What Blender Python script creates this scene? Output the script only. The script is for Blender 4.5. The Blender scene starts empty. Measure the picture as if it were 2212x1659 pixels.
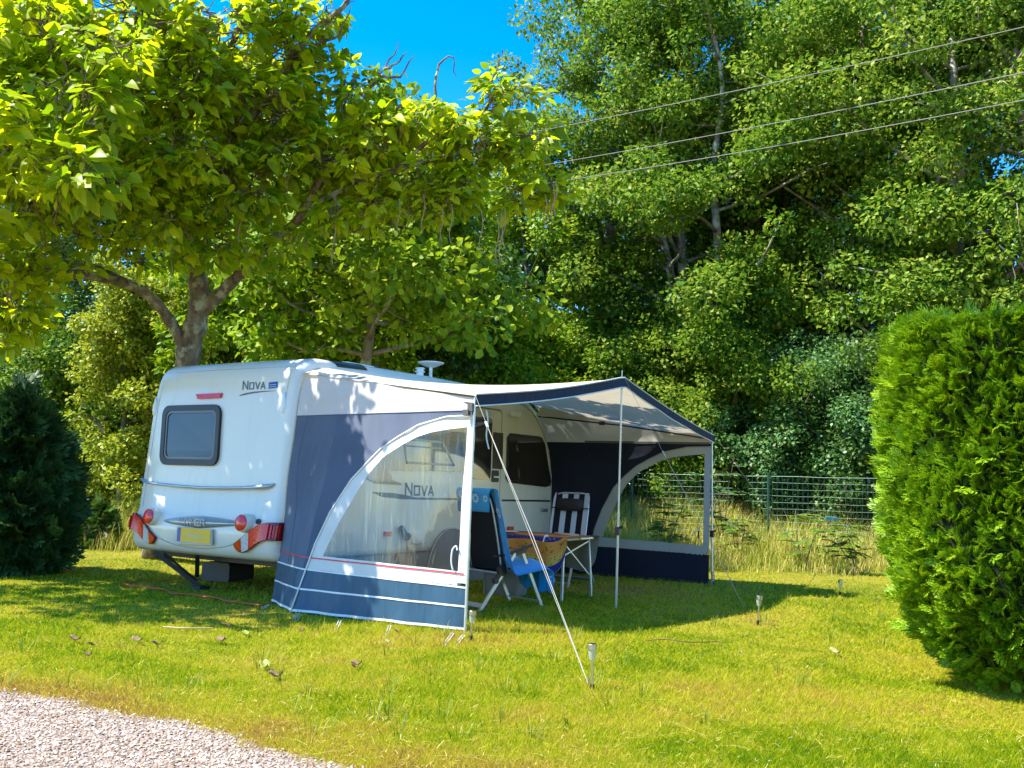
import bpy, math, random
import numpy as np
from mathutils import Vector, Matrix
random.seed(7); RNG = np.random.default_rng(7)
C = bpy.context.scene.collection
R = math.radians; PI = math.pi
def V(*a): return Vector(a)

# ---------------------------------------------------------------- camera
FPX = 2060.; CAM = Vector((7.259, -6.973, 1.3)); PIT, ROL, YAW = .103, .031, -.571
FW = Vector((math.sin(YAW)*math.cos(PIT), math.cos(YAW)*math.cos(PIT), math.sin(PIT)))
r0 = Vector((math.cos(YAW), -math.sin(YAW), 0)); u0 = r0.cross(FW)
RT = math.cos(ROL)*r0 + math.sin(ROL)*u0; UP = -math.sin(ROL)*r0 + math.cos(ROL)*u0
def at(x, y, d): return CAM + d*(FW + (x-1106)/FPX*RT - (y-829.5)/FPX*UP)
def gnd(x, y, z=0.):
    d = FW + (x-1106)/FPX*RT - (y-829.5)/FPX*UP
    return CAM + (z-CAM.z)/d.z*d
def spot(x, d):            # a ground spot at depth d under picture column x
    p = at(x, 1042, d); p.z = hill(p.x, p.y)-.03; return p
cd = bpy.data.cameras.new('camera'); co = bpy.data.objects.new('camera', cd); C.objects.link(co)
M = Matrix((RT, UP, -FW)).transposed().to_4x4(); M.translation = CAM; co.matrix_world = M
cd.sensor_width = 36; cd.lens = FPX/2212*36; cd.clip_end = 1000; cd.clip_start = .05
sc = bpy.context.scene; sc.camera = co

# ---------------------------------------------------------------- objects
def tag(o, label=None, cat=None, group=None, kind=None):
    if label: o['label'] = label
    if cat: o['category'] = cat
    if group: o['group'] = group
    if kind: o['kind'] = kind
    return o
def thing(name, label, cat, loc=(0,0,0), rz=0, group=None):
    o = bpy.data.objects.new(name, None); C.objects.link(o); o.location = loc; o.rotation_euler = (0,0,rz)
    return tag(o, label, cat, group)
def link_mesh(name, me, parent=None):
    o = bpy.data.objects.new(name, me); C.objects.link(o)
    if parent: o.parent = parent
    return o
class MB:
    def __init__(s): s.v = []; s.f = []; s.m = []; s.mi = 0
    def add(s, vs, fs):
        n = len(s.v); s.v += [tuple(p) for p in vs]; s.f += [tuple(i+n for i in f) for f in fs]; s.m += [s.mi]*len(fs); return s
    def box(s, c, d, mat=None):
        c = Vector(c); x, y, z = d[0]/2, d[1]/2, d[2]/2
        vs = [Vector((a*x, b*y, e*z)) for a in (-1,1) for b in (-1,1) for e in (-1,1)]
        if mat: vs = [mat @ p for p in vs]
        return s.add([c+p for p in vs], [(0,1,3,2),(4,6,7,5),(0,4,5,1),(2,3,7,6),(0,2,6,4),(1,5,7,3)])
    def tube(s, pts, rad, n=8, caps=True, flat=1.):
        pts = [Vector(p) for p in pts]
        if not hasattr(rad, '__len__'): rad = [rad]*len(pts)
        vs = []; up = None
        for i, p in enumerate(pts):
            t = (pts[min(i+1, len(pts)-1)] - pts[max(i-1, 0)]).normalized()
            if up is None:
                up = Vector((0,0,1)) if abs(t.z) < .9 else Vector((0,1,0))
            a = (up - up.dot(t)*t).normalized(); up = a; b = t.cross(a)
            for k in range(n):
                g = 2*PI*k/n; vs.append(p + rad[i]*(math.cos(g)*a*flat + math.sin(g)*b))
        fs = [(i*n+k, i*n+(k+1)%n, (i+1)*n+(k+1)%n, (i+1)*n+k) for i in range(len(pts)-1) for k in range(n)]
        if caps: fs += [tuple(range(n))[::-1], tuple((len(pts)-1)*n+k for k in range(n))]
        return s.add(vs, fs)
    def bar(s, a, b, w, h, side=(0,0,1)):
        a, b = Vector(a), Vector(b); t = (b-a).normalized(); sd = Vector(side)
        x = t.cross(sd).normalized(); y = x.cross(t)
        vs = [p + i*w/2*x + j*h/2*y for p in (a, b) for i in (-1,1) for j in (-1,1)]
        return s.add(vs, [(0,1,3,2),(4,6,7,5),(0,4,5,1),(2,3,7,6),(0,2,6,4),(1,5,7,3)])
    def lathe(s, c, prof, n=16, axis=None):
        c = Vector(c); vs = []
        mat = axis.to_track_quat('Z','Y').to_matrix() if axis else Matrix.Identity(3)
        for r, z in prof:
            for k in range(n):
                g = 2*PI*k/n; vs.append(c + mat @ Vector((r*math.cos(g), r*math.sin(g), z)))
        m = len(prof)
        fs = [(i*n+k, i*n+(k+1)%n, (i+1)*n+(k+1)%n, (i+1)*n+k) for i in range(m-1) for k in range(n)]
        fs += [tuple(range(n))[::-1], tuple((m-1)*n+k for k in range(n))]
        return s.add(vs, fs)
    def grid(s, fn, nu, nv):
        vs = [fn(i/nu, j/nv) for i in range(nu+1) for j in range(nv+1)]
        return s.add(vs, [(i*(nv+1)+j, (i+1)*(nv+1)+j, (i+1)*(nv+1)+j+1, i*(nv+1)+j+1) for i in range(nu) for j in range(nv)])
    def slab(s, outline, fn, th, inner=None):
        """outline of 2-D points mapped by fn(a, b, depth) and given a thickness"""
        n = len(outline)
        fr = [fn(a, b, th) for a, b in outline]; bk = [fn(a, b, 0) for a, b in outline]
        return s.add(fr+bk, [tuple(range(n)), tuple(range(2*n-1, n-1, -1))] + [(i, n+i, n+(i+1)%n, (i+1)%n) for i in range(n)])
    def build(s, name, mats, parent=None, smooth=False):
        me = bpy.data.meshes.new(name); me.from_pydata(s.v, [], s.f)
        if not isinstance(mats, (list, tuple)): mats = [mats]
        for m in mats: me.materials.append(m)
        if len(mats) > 1: me.polygons.foreach_set('material_index', s.m)
        me.update()
        if smooth:
            me.polygons.foreach_set('use_smooth', [True]*len(me.polygons))
            if smooth is not True and hasattr(me, 'set_sharp_from_angle'): me.set_sharp_from_angle(angle=smooth)
        return link_mesh(name, me, parent)
def scatter_mesh(name, tv, tf, T, A, mat, smooth=False):
    """one mesh holding a copy of the template at each T (N,3) under matrix A (N,3,3) whose columns are the axes"""
    tv = np.asarray(tv, float); k = len(tv); N = len(T)
    co = (np.einsum('nij,kj->nki', A, tv) + T[:,None,:]).reshape(-1,3).astype(np.float32)
    lt = np.array([len(f) for f in tf]); li = np.concatenate([np.array(f) for f in tf])
    loops = (li[None,:] + (np.arange(N)*k)[:,None]).reshape(-1).astype(np.int32)
    tot = np.tile(lt, N); start = np.concatenate([[0], np.cumsum(tot)[:-1]]).astype(np.int32)
    me = bpy.data.meshes.new(name)
    me.vertices.add(len(co)); me.vertices.foreach_set('co', co.ravel())
    me.loops.add(len(loops)); me.loops.foreach_set('vertex_index', loops)
    me.polygons.add(len(tot)); me.polygons.foreach_set('loop_start', start)
    try: me.polygons.foreach_set('loop_total', tot.astype(np.int32))
    except Exception: pass
    me.materials.append(mat); me.update(calc_edges=True)
    if smooth: me.polygons.foreach_set('use_smooth', np.ones(len(tot), bool))
    return me
def norm(a): return a/np.maximum(np.linalg.norm(a, axis=-1, keepdims=True), 1e-9)
def frames(d, n, s):
    """axes from directions d (local x) and rough normals n (local z), scaled by s"""
    d = norm(d); y = norm(np.cross(n, d)); z = np.cross(d, y)
    s = np.asarray(s, float); s = s[:,None] if s.ndim == 1 else s
    sx = s if s.shape[1] == 1 else s[:,0:1]; sy = sx if s.shape[1] == 1 else s[:,1:2]; sz = sx if s.shape[1] == 1 else s[:,2:3]
    return np.stack([d*sx, y*sy, z*sz], axis=-1)
def smooth_line(pts, n=6):
    """Catmull-Rom through points"""
    pts = [Vector(p) for p in pts]; P = [2*pts[0]-pts[1]] + pts + [2*pts[-1]-pts[-2]]; out = []
    for i in range(1, len(P)-2):
        for k in range(n):
            t = k/n; a, b, c, d = P[i-1], P[i], P[i+1], P[i+2]
            out.append(.5*((2*b) + (c-a)*t + (2*a-5*b+4*c-d)*t*t + (3*b-a-3*c+d)*t**3))
    return out + [pts[-1]]

# ---------------------------------------------------------------- materials
class NT:
    def __init__(s, name):
        s.m = bpy.data.materials.new(name); s.m.use_nodes = True; s.t = s.m.node_tree; s.t.nodes.clear()
        s.out = s.n('ShaderNodeOutputMaterial')
    def n(s, typ, **kw):
        nd = s.t.nodes.new(typ)
        for k, v in kw.items():
            if hasattr(nd, k) and not k[0].isupper(): setattr(nd, k, v)
        return nd
    def l(s, a, b): s.t.links.new(a, b)
    def noise(s, scale, detail=3, coord='Object', rough=.55, dist=0., vec=None):
        nd = s.n('ShaderNodeTexNoise'); nd.inputs['Scale'].default_value = scale; nd.inputs['Detail'].default_value = detail
        nd.inputs['Roughness'].default_value = rough; nd.inputs['Distortion'].default_value = dist
        s.l(vec if vec is not None else s.coord(coord), nd.inputs['Vector']); return nd.outputs['Fac']
    def coord(s, which='Object'):
        if which == 'Position': return s.n('ShaderNodeNewGeometry').outputs['Position']
        return s.n('ShaderNodeTexCoord').outputs[which]
    def mapping(s, scale=(1,1,1), rot=(0,0,0), coord='Object'):
        mp = s.n('ShaderNodeMapping'); mp.inputs['Scale'].default_value = scale; mp.inputs['Rotation'].default_value = rot
        s.l(s.coord(coord), mp.inputs['Vector']); return mp.outputs[0]
    def ramp(s, fac, stops, interp='LINEAR'):
        nd = s.n('ShaderNodeValToRGB'); cr = nd.color_ramp; cr.interpolation = interp
        while len(cr.elements) < len(stops): cr.elements.new(.5)
        for e, (p, c) in zip(cr.elements, stops):
            e.position = p; e.color = (*c, 1) if len(c) == 3 else c
        s.l(fac, nd.inputs[0]); return nd.outputs[0]
    def mix(s, f, a, b, typ='MIX'):
        nd = s.n('ShaderNodeMixRGB'); nd.blend_type = typ
        for i, x in zip((0,1,2), (f, a, b)):
            if hasattr(x, 'links'): s.l(x, nd.inputs[i])
            else: nd.inputs[i].default_value = x if i == 0 else (*x, 1)
        return nd.outputs[0]
    def math(s, op, a, b=0.):
        nd = s.n('ShaderNodeMath'); nd.operation = op
        for i, x in enumerate((a, b)):
            if hasattr(x, 'links'): s.l(x, nd.inputs[i])
            else: nd.inputs[i].default_value = x
        return nd.outputs[0]
    def bump(s, h, strength=.3, dist=.01):
        nd = s.n('ShaderNodeBump'); nd.inputs['Strength'].default_value = strength; nd.inputs['Distance'].default_value = dist
        s.l(h, nd.inputs['Height']); return nd.outputs[0]
    def bsdf(s, col, rough=.5, metal=0., spec=.5, coat=0., normal=None, sheen=0.):
        b = s.n('ShaderNodeBsdfPrincipled')
        if hasattr(col, 'links'): s.l(col, b.inputs['Base Color'])
        else: b.inputs['Base Color'].default_value = (*col, 1)
        if hasattr(rough, 'links'): s.l(rough, b.inputs['Roughness'])
        else: b.inputs['Roughness'].default_value = rough
        b.inputs['Metallic'].default_value = metal; b.inputs['Specular IOR Level'].default_value = spec
        b.inputs['Coat Weight'].default_value = coat; b.inputs['Sheen Weight'].default_value = sheen
        if normal is not None: s.l(normal, b.inputs['Normal'])
        return b.outputs[0]
    def shade(s, a, b=None, f=0.):
        if b is not None:
            mx = s.n('ShaderNodeMixShader')
            if hasattr(f, 'links'): s.l(f, mx.inputs[0])
            else: mx.inputs[0].default_value = f
            s.l(a, mx.inputs[1]); s.l(b, mx.inputs[2]); a = mx.outputs[0]
        s.l(a, s.out.inputs['Surface']); return s.m
    def transl(s, col, normal=None):
        t = s.n('ShaderNodeBsdfTranslucent')
        if hasattr(col, 'links'): s.l(col, t.inputs[0])
        else: t.inputs[0].default_value = (*col, 1)
        return t.outputs[0]
    def rnd(s): return s.n('ShaderNodeNewGeometry').outputs['Random Per Island']
def paint(name, col, rough=.4, metal=0., var=.08, scale=6., spec=.5, coat=0., bump=0., bscale=60.):
    t = NT(name); f = t.noise(scale, 4)
    c = t.ramp(f, [(.3, tuple(x*(1-var) for x in col)), (.7, tuple(min(1, x*(1+var)) for x in col))])
    nm = t.bump(t.noise(bscale, 3), bump, .004) if bump else None
    return t.shade(t.bsdf(c, rough, metal, spec, coat, nm))
def cloth(name, col, tr=.2, var=.06, scale=3., weave=500., rough=.85, fold=.25, foldscale=(2,2,1), sheen=0.):
    t = NT(name); f = t.noise(scale, 4)
    c = t.ramp(f, [(.3, tuple(x*(1-var) for x in col)), (.7, tuple(min(1, x*(1+var)) for x in col))])
    h = t.math('ADD', t.noise(1.6, 2, vec=t.mapping(foldscale)), t.math('MULTIPLY', t.noise(weave, 1), .03))
    nm = t.bump(h, fold, .06)
    return t.shade(t.bsdf(c, rough, 0, .3, 0, nm, sheen), t.transl(c), tr)
def leafmat(name, cols, tr=.4, rough=.45, spec=.35, nscale=.6, trcol=None):
    """cols: dark to light, picked per leaf and by clump"""
    t = NT(name)
    f = t.math('ADD', t.math('MULTIPLY', t.rnd(), .62), t.math('MULTIPLY', t.noise(nscale, 2), .75))
    f = t.math('SUBTRACT', f, .18)
    n = len(cols); c = t.ramp(f, [(i/(n-1), k) for i, k in enumerate(cols)])
    if trcol: tc = t.mix(1., c, trcol, 'MULTIPLY')
    else: tc = c
    return t.shade(t.bsdf(c, rough, 0, spec), t.transl(tc), tr)
def bark(name, a, b, c, scale=7.):
    t = NT(name); v = t.mapping((1,1,.35)); f = t.noise(scale, 5, rough=.65, vec=v); g = t.noise(scale*.55, 4)
    col = t.mix(t.ramp(g, [(.5, (0,0,0)), (.62, (1,1,1))]), t.ramp(f, [(.3, a), (.7, b)]), c)
    return t.shade(t.bsdf(col, .9, 0, .2, 0, t.bump(f, 1., .05)))

t = NT('white_gelcoat'); stk = t.noise(5, 5, vec=t.mapping((1.6,1.6,.10)), rough=.7); c = t.mix(t.ramp(stk, [(.52,(0,0,0)),(.78,(.28,.28,.28))]), (.70,.665,.575), (.50,.46,.37)); c = t.mix(t.ramp(t.noise(1.2,3), [(.45,(0,0,0)),(.8,(.3,.3,.3))]), c, (.60,.565,.48))
white_body = t.shade(t.bsdf(c, .25, 0, .5, .3))
white_plastic = paint('white_plastic', (.74,.76,.75), .35, var=.04)
black_rubber = paint('black_rubber', (.012,.012,.014), .45)
black_plastic = paint('black_plastic', (.018,.018,.02), .35)
dark_steel = paint('dark_steel', (.03,.03,.032), .5, .3)
grey_metal = paint('grey_metal', (.42,.43,.45), .35, .8)
silver = paint('silver_paint', (.42,.45,.48), .28, .55, coat=.3)
alu = paint('anodised_aluminium', (.62,.65,.68), .38, .75)
steel = paint('brushed_steel', (.55,.54,.52), .28, .95)
grey_print = paint('grey_print', (.09,.10,.11), .4)
black_print = paint('black_print', (.016,.015,.014), .3)
blue_print = paint('blue_print', (.01,.06,.28), .35)
yellow_plate = paint('yellow_plate', (.72,.42,.005), .35, var=.05)
def lens(name, col, rough=.12):
    t = NT(name); v = t.n('ShaderNodeTexVoronoi'); v.inputs['Scale'].default_value = 55; t.l(t.coord(), v.inputs['Vector'])
    c = t.ramp(v.outputs['Distance'], [(.1, col), (.7, tuple(x*.72 for x in col))])
    return t.shade(t.bsdf(c, rough, 0, .4, .25, t.bump(v.outputs['Distance'], .4, .004)))
red_lens = lens('red_lens', (.80,.014,.008)); dark_red_lens = lens('dark_red_lens', (.22,.005,.006)); orange_lens = lens('orange_lens', (.80,.06,.008)); clear_lens = lens('clear_lens', (.62,.62,.62))
def glassmat(name, base, rough=.06):
    t = NT(name); f = t.noise(3., 3)
    c = t.ramp(f, [(.3, base), (.7, tuple(x*1.5 for x in base))])
    return t.shade(t.bsdf(c, rough, 0, .6, .5))
tinted = glassmat('tinted_acrylic', (.022,.018,.015)); blind_glass = None
t = NT('blind_behind_glass'); w = t.n('ShaderNodeTexWave'); w.inputs['Scale'].default_value = 45; w.bands_direction = 'Z'; t.l(t.coord(), w.inputs['Vector'])
sep = t.n('ShaderNodeSeparateXYZ'); t.l(t.coord('Position'), sep.inputs[0])
low = t.ramp(t.math('SUBTRACT', sep.outputs[2], 1.0), [(.53, (.018,.018,.022)), (.55, (.045,.048,.056))])
blind_glass = t.shade(t.bsdf(t.mix(.12, low, w.outputs[0], 'MULTIPLY'), .15, 0, .4, .15))

# ---------------------------------------------------------------- world, sun
SUN = Vector((-.50, -.47, 1.0)).normalized()
SUN_STRENGTH, SKY_STRENGTH, EXPOSURE = 4.6, .15, 1.5
el = math.asin(SUN.z); az = math.atan2(SUN.x, SUN.y)
wd = bpy.data.worlds.new('World'); sc.world = wd; wd.use_nodes = True; nt = wd.node_tree
sky = nt.nodes.new('ShaderNodeTexSky'); sky.sky_type = 'NISHITA'; sky.sun_disc = False
sky.sun_elevation = el; sky.sun_rotation = az; sky.air_density = 1.0; sky.dust_density = .2; sky.ozone_density = 2.5
hs = nt.nodes.new('ShaderNodeHueSaturation'); hs.inputs['Saturation'].default_value = 1.5; hs.inputs['Hue'].default_value = .505
nt.links.new(sky.outputs[0], hs.inputs['Color']); nt.links.new(hs.outputs[0], nt.nodes['Background'].inputs[0])
nt.nodes['Background'].inputs[1].default_value = SKY_STRENGTH
ld = bpy.data.lights.new('sun', 'SUN'); ld.energy = SUN_STRENGTH; ld.angle = R(.5); ld.color = (1, .95, .84)
lo = bpy.data.objects.new('sun', ld); C.objects.link(lo); lo.rotation_euler = SUN.to_track_quat('Z', 'Y').to_euler()
sc.view_settings.view_transform = 'Standard'; sc.view_settings.look = 'None'; sc.view_settings.exposure = EXPOSURE; sc.view_settings.gamma = 1
sc.cycles.max_bounces = 7; sc.cycles.transparent_max_bounces = 12; sc.cycles.diffuse_bounces = 4; sc.cycles.use_denoising = True
sc.cycles.caustics_reflective = False; sc.cycles.caustics_refractive = False
sc.cycles.sample_clamp_indirect = 6

# ================================================================ GROUND
LAWN_COLS = [(.12,.24,.004), (.26,.37,.005), (.46,.50,.007), (.60,.56,.02), (.66,.51,.09), (.42,.27,.06)]
def lawn_patch(t, spread=.5, pick=None):
    """green to straw, by place on the lawn (and by blade)"""
    p = t.coord('Position')
    a = t.noise(.55, 4, vec=p, rough=.6); b = t.noise(3.5, 3, vec=p)
    f = t.math('ADD', t.math('MULTIPLY', a, 1.7), t.math('MULTIPLY', b, .75))
    f = t.math('SUBTRACT', f, .80)
    sy = t.n('ShaderNodeSeparateXYZ'); t.l(p, sy.inputs[0]); mr = t.n('ShaderNodeMapRange'); mr.inputs['From Min'].default_value = -2.9; mr.inputs['From Max'].default_value = -3.7; mr.inputs['To Max'].default_value = .5; t.l(sy.outputs[1], mr.inputs[0]); f = t.math('ADD', f, mr.outputs[0])   # dry fringe along the gravel
    vd = t.n('ShaderNodeVectorMath'); vd.operation = 'DISTANCE'; vd.inputs[1].default_value = (1.9, 4.2, 0); t.l(p, vd.inputs[0])
    f = t.math('ADD', f, t.math('MULTIPLY', t.math('MAXIMUM', t.math('SUBTRACT', 1., t.math('MULTIPLY', vd.outputs['Value'], .55)), 0.), .40))   # trodden, dry grass under the awning
    if pick is not None: f = t.math('ADD', f, t.math('MULTIPLY', t.math('SUBTRACT', pick, .5), spread))
    return f
t = NT('lawn_soil'); f = lawn_patch(t)
c = t.ramp(f, [(.1, (.12,.16,.008)), (.4, (.24,.25,.010)), (.6, (.33,.30,.03)), (.85, (.34,.23,.06))])
c = t.mix(t.ramp(t.noise(38, 4, vec=t.coord('Position')), [(.35, (0,0,0)), (.7, (1,1,1))]), c, (.15,.12,.03))
lawn_soil = t.shade(t.bsdf(c, .95, 0, .1, 0, t.bump(t.noise(60, 4, vec=t.coord('Position')), .8, .03)))
_A0, _B0 = gnd(1600,1236), gnd(1890,1246); _d = Vector((_B0.x-_A0.x, _B0.y-_A0.y)).normalized(); _n = Vector((-_d.y, _d.x)); _n = _n if _n.y > 0 else -_n
def hill(x, y):            # the meadow climbs a little towards the wood
    m = (x-_A0.x)*_n.x + (y-_A0.y)*_n.y; q = min(1, max(0, (m-2.2)/6.)); return .62*q*q*(3-2*q)
b = MB(); gx = [-260,-120,-60]+[-40+2*i for i in range(34)]+[40,90,200]; gy = [-80,-30,-8]+[0+1*i for i in range(42)]+[60,120,330]
b.add([(x, y, hill(x, y)) for x in gx for y in gy], [(i*len(gy)+j, (i+1)*len(gy)+j, (i+1)*len(gy)+j+1, i*len(gy)+j+1) for i in range(len(gx)-1) for j in range(len(gy)-1)]); g = b.build('ground', lawn_soil); tag(g, 'mown lawn of yellow green and straw coloured grass', kind='structure'); g['kind'] = 'structure'

t = NT('grit'); p = t.coord('Position'); v = t.n('ShaderNodeTexVoronoi'); v.inputs['Scale'].default_value = 60; t.l(p, v.inputs['Vector'])
c = t.mix(.7, t.ramp(v.outputs['Color'], [(0, (.18,.12,.09)), (1, (.36,.29,.25))]), t.ramp(t.noise(4, 4, vec=p), [(.3, (.20,.14,.09)), (.7, (.36,.29,.25))]))
grit = t.shade(t.bsdf(c, .9, 0, .2, 0, t.bump(v.outputs['Distance'], .8, .02)))
def path_edge(x):          # wavering edge between the lawn and the gravel
    return -3.60 - .012*(x-3) + .05*math.sin(2.3*x) + .035*math.sin(6.1*x+1) + .02*math.sin(15*x) - (.16*max(0, 2.3-x) if x < 2.3 else 0)
b = MB(); xs = [-40+.25*i for i in range(361)]
vs = []
for x in xs: vs += [(x, path_edge(max(x,-1)), .006), (x, -6.3, .006)]
b.add(vs, [(2*i, 2*i+1, 2*i+3, 2*i+2) for i in range(len(xs)-1)])
g = b.build('gravel_path', grit); tag(g, kind='structure')
# loose stones on the path
t = NT('pebble'); c = t.ramp(t.rnd(), [(0, (.12,.078,.045)), (.2, (.28,.195,.135)), (.6, (.43,.34,.26)), (1, (.62,.53,.43))])
pebble = t.shade(t.bsdf(c, .85, 0, .25))
N = 42000; px = RNG.uniform(-2.5, 6.6, N); py = np.array([path_edge(x) for x in px]) - np.abs(RNG.normal(0, .0, N)) - RNG.uniform(-.06, 1.7, N)
keep = (RNG.random(N) < np.clip((np.array([path_edge(x) for x in px]) - py + .05)/.22, .03, 1)); px, py = px[keep], py[keep]; N = len(px)
oct_v = [(1,0,0),(.2,.9,.1),(-1,.1,0),(-.1,-1,0),(.3,.4,.6),(-.4,-.1,.75),(.3,-.5,.6)]
oct_f = [(0,1,4),(1,2,5,4),(2,3,5),(3,6,5),(3,0,6),(0,4,6),(4,5,6)]
A = frames(norm(np.stack([RNG.normal(size=N), RNG.normal(size=N), RNG.normal(size=N)*.25], 1)), np.stack([RNG.normal(size=N)*.3, RNG.normal(size=N)*.3, np.ones(N)], 1), np.stack([RNG.uniform(.004,.014,N), RNG.uniform(.004,.012,N), RNG.uniform(.004,.011,N)], 1))
g = link_mesh('gravel', scatter_mesh('gravel', oct_v, oct_f, np.stack([px, py, np.full(N, .008)], 1), A, pebble)); tag(g, 'pinkish white gravel stones covering the path', 'gravel', kind='stuff')

# ---- mown grass
t = NT('lawn_blade'); f = lawn_patch(t, .75, t.rnd())
c = t.ramp(f, [(i/5, k) for i, k in enumerate(LAWN_COLS)])
lawn_blade = t.shade(t.bsdf(c, .6, 0, .15), t.transl(c), .48)
def in_frame(P, mx=1.08):
    d = P - np.array(CAM); z = d @ np.array(FW); x = d @ np.array(RT)/np.maximum(z,.1)*FPX/1106; y = d @ np.array(UP)/np.maximum(z,.1)*FPX/829
    return (z > .3) & (np.abs(x) < mx+.55) & (np.abs(y) < mx+.45)
def meadow_edge(x): return 8.75 + .10*(x-2.2) + .25*math.sin(1.1*x) + .12*math.sin(3.1*x+.5) - .55*max(0., 2.6-x)*0
def meadow_line(P):        # signed distance past the mown edge, which runs behind the awning and the hedge
    A0 = np.array(gnd(1600,1236))[:2]; B0 = np.array(gnd(1890,1246))[:2]; d = (B0-A0)/np.linalg.norm(B0-A0); n = np.array([-d[1], d[0]])
    if n[1] < 0: n = -n
    q = P[:,:2]-A0; s = q @ d
    return q @ n + .25*np.sin(1.7*s) + .15*np.sin(4.3*s+1) - .1
def sample_ground(n, dmin, dmax):
    d = 1/np.sqrt(RNG.uniform(1/dmax**2, 1/dmin**2, n)) if dmin else 0
    a = RNG.uniform(-.88, .88, n); fx, fy = math.sin(YAW), math.cos(YAW)
    return np.stack([CAM.x + d*(fx + a*fy), CAM.y + d*(fy - a*fx), np.zeros(n)], 1)
def lawn_mask(P):
    e = np.array([path_edge(x) for x in P[:,0]])
    dd = P[:,1] - e
    m = RNG.random(len(P)) < np.clip((dd+.10)/.28, 0, 1)
    m &= (meadow_line(P) < .25)
    far = P[:,1] < 9.5 + .3*np.abs(P[:,0])
    return m & in_frame(P)
P = np.concatenate([sample_ground(1500000, 3.4, 20.)]); P = P[lawn_mask(P)]; N = len(P)
dist = np.linalg.norm(P[:,:2]-np.array(CAM)[:2], axis=1)
tilt = np.abs(RNG.normal(.85, .40, N)); ang = RNG.uniform(0, 2*PI, N)
D = np.stack([np.cos(ang)*np.sin(tilt), np.sin(ang)*np.sin(tilt), np.cos(tilt)+.05], 1)
S = RNG.uniform(.022, .055, N)*(1+.35*(RNG.random(N) < .06)); W = .0032*np.clip(dist/6., .9, 2.4)*RNG.uniform(.7,1.3,N)
# looser and longer in places
nz = np.sin(P[:,0]*1.9+1)*np.sin(P[:,1]*2.3) + np.sin(P[:,0]*.7+P[:,1]*1.1); S *= np.clip(1+.25*nz, .7, 1.5)
A = frames(D, np.stack([-np.sin(ang)*1.0, np.cos(ang)*1.0, RNG.normal(size=N)*.3], 1), np.stack([S, W, S], 1))
g = link_mesh('grass', scatter_mesh('grass', [(0,-.5,0),(0,.5,0),(.55,.38,.06),(.55,-.38,.06),(1,0,.2)], [(0,1,2,3),(3,2,4)], P, A, lawn_blade)); tag(g, 'short mown lawn grass, patchy green and straw yellow', 'grass', kind='stuff')
# dry clippings lying on the lawn
t = NT('straw'); c = t.ramp(t.rnd(), [(0, (.34,.24,.05)), (.5, (.56,.44,.13)), (1, (.66,.56,.25))]); straw = t.shade(t.bsdf(c, .7, 0, .2))
P = sample_ground(9000, 3.4, 11.); P = P[lawn_mask(P)]; N = len(P); P[:,2] = RNG.uniform(.015,.045,N)
ang = RNG.uniform(0, 2*PI, N); L = RNG.uniform(.02,.07,N); L[RNG.random(N) < .04] *= 2.5
D = np.stack([np.cos(ang), np.sin(ang), RNG.normal(0,.12,N)], 1)
g = link_mesh('dry_clippings', scatter_mesh('dry_clippings', [(-.5,-.5,0),(-.5,.5,0),(0,.5,.04),(0,-.5,.04),(.5,.3,0),(.5,-.3,0)], [(0,1,2,3),(3,2,4,5)], P, frames(D, np.stack([np.zeros(N),np.zeros(N),np.ones(N)],1), np.stack([L, np.full(N,.0022), L],1)), straw)); tag(g, 'dry straw clippings lying on the mown lawn', 'clippings', kind='stuff')
# tufts left standing at the edges of the lawn
def tuft_field(pts, hmin, hmax, per, w, spread):
    P = np.repeat(np.asarray(pts, float), per, 0); N = len(P); a = RNG.uniform(0,2*PI,N); r = np.abs(RNG.normal(0, spread, N))
    P = P + np.stack([r*np.cos(a), r*np.sin(a), np.zeros(N)],1); tl = np.abs(RNG.normal(.25,.2,N))
    D = np.stack([np.cos(a)*np.sin(tl), np.sin(a)*np.sin(tl), np.cos(tl)],1); S = RNG.uniform(hmin,hmax,N)
    return P, frames(D, np.stack([np.cos(a),np.sin(a),np.zeros(N)],1)*-1, np.stack([S, np.full(N,w), S],1))
BL = [(0,-.5,0),(0,.5,0),(.4,.42,-.03),(.4,-.42,-.03),(.75,.28,-.12),(.75,-.28,-.12),(1,0,-.3)]; BF = [(0,1,2,3),(3,2,4,5),(5,4,6)]
pts = [gnd(x, y) for x, y in ((1090,1500),(1100,1350),(1180,1372),(1120,1368),(1060,1362),(1240,1383),(1310,1380),(1380,1372),(1430,1352),(1550,1330),(1610,1322),(1700,1300),(1545,1350),(70,1560),(330,1490),(860,1590),(640,1345),(900,1395),(960,1405),(780,1372),(600,1340),(1290,1490),(1030,1388),(1645,1350),(1480,1340),(960,1560),(1150,1600),(220,1590),(990,1600),(1230,1575),(700,1362),(560,1345),(1350,1440),(1460,1450))]
pts += [gnd(RNG.uniform(0,2000), RNG.uniform(1330,1640)) for _ in range(60)]
pts = [p for p in pts if p.y > path_edge(p.x)+.1]
P, A = tuft_field(pts, .05, .15, 16, .005, .07)
t = NT('tuft_blade'); c = t.ramp(t.rnd(), [(0,(.07,.14,.008)),(.6,(.17,.26,.012)),(1,(.42,.38,.06))]); tuft_m = t.shade(t.bsdf(c,.55,0,.3), t.transl(c), .35)
g = link_mesh('grass_tufts', scatter_mesh('grass_tufts', BL, BF, P, A, tuft_m)); tag(g, 'longer green grass tufts missed by the mower', 'grass', kind='stuff')
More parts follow.
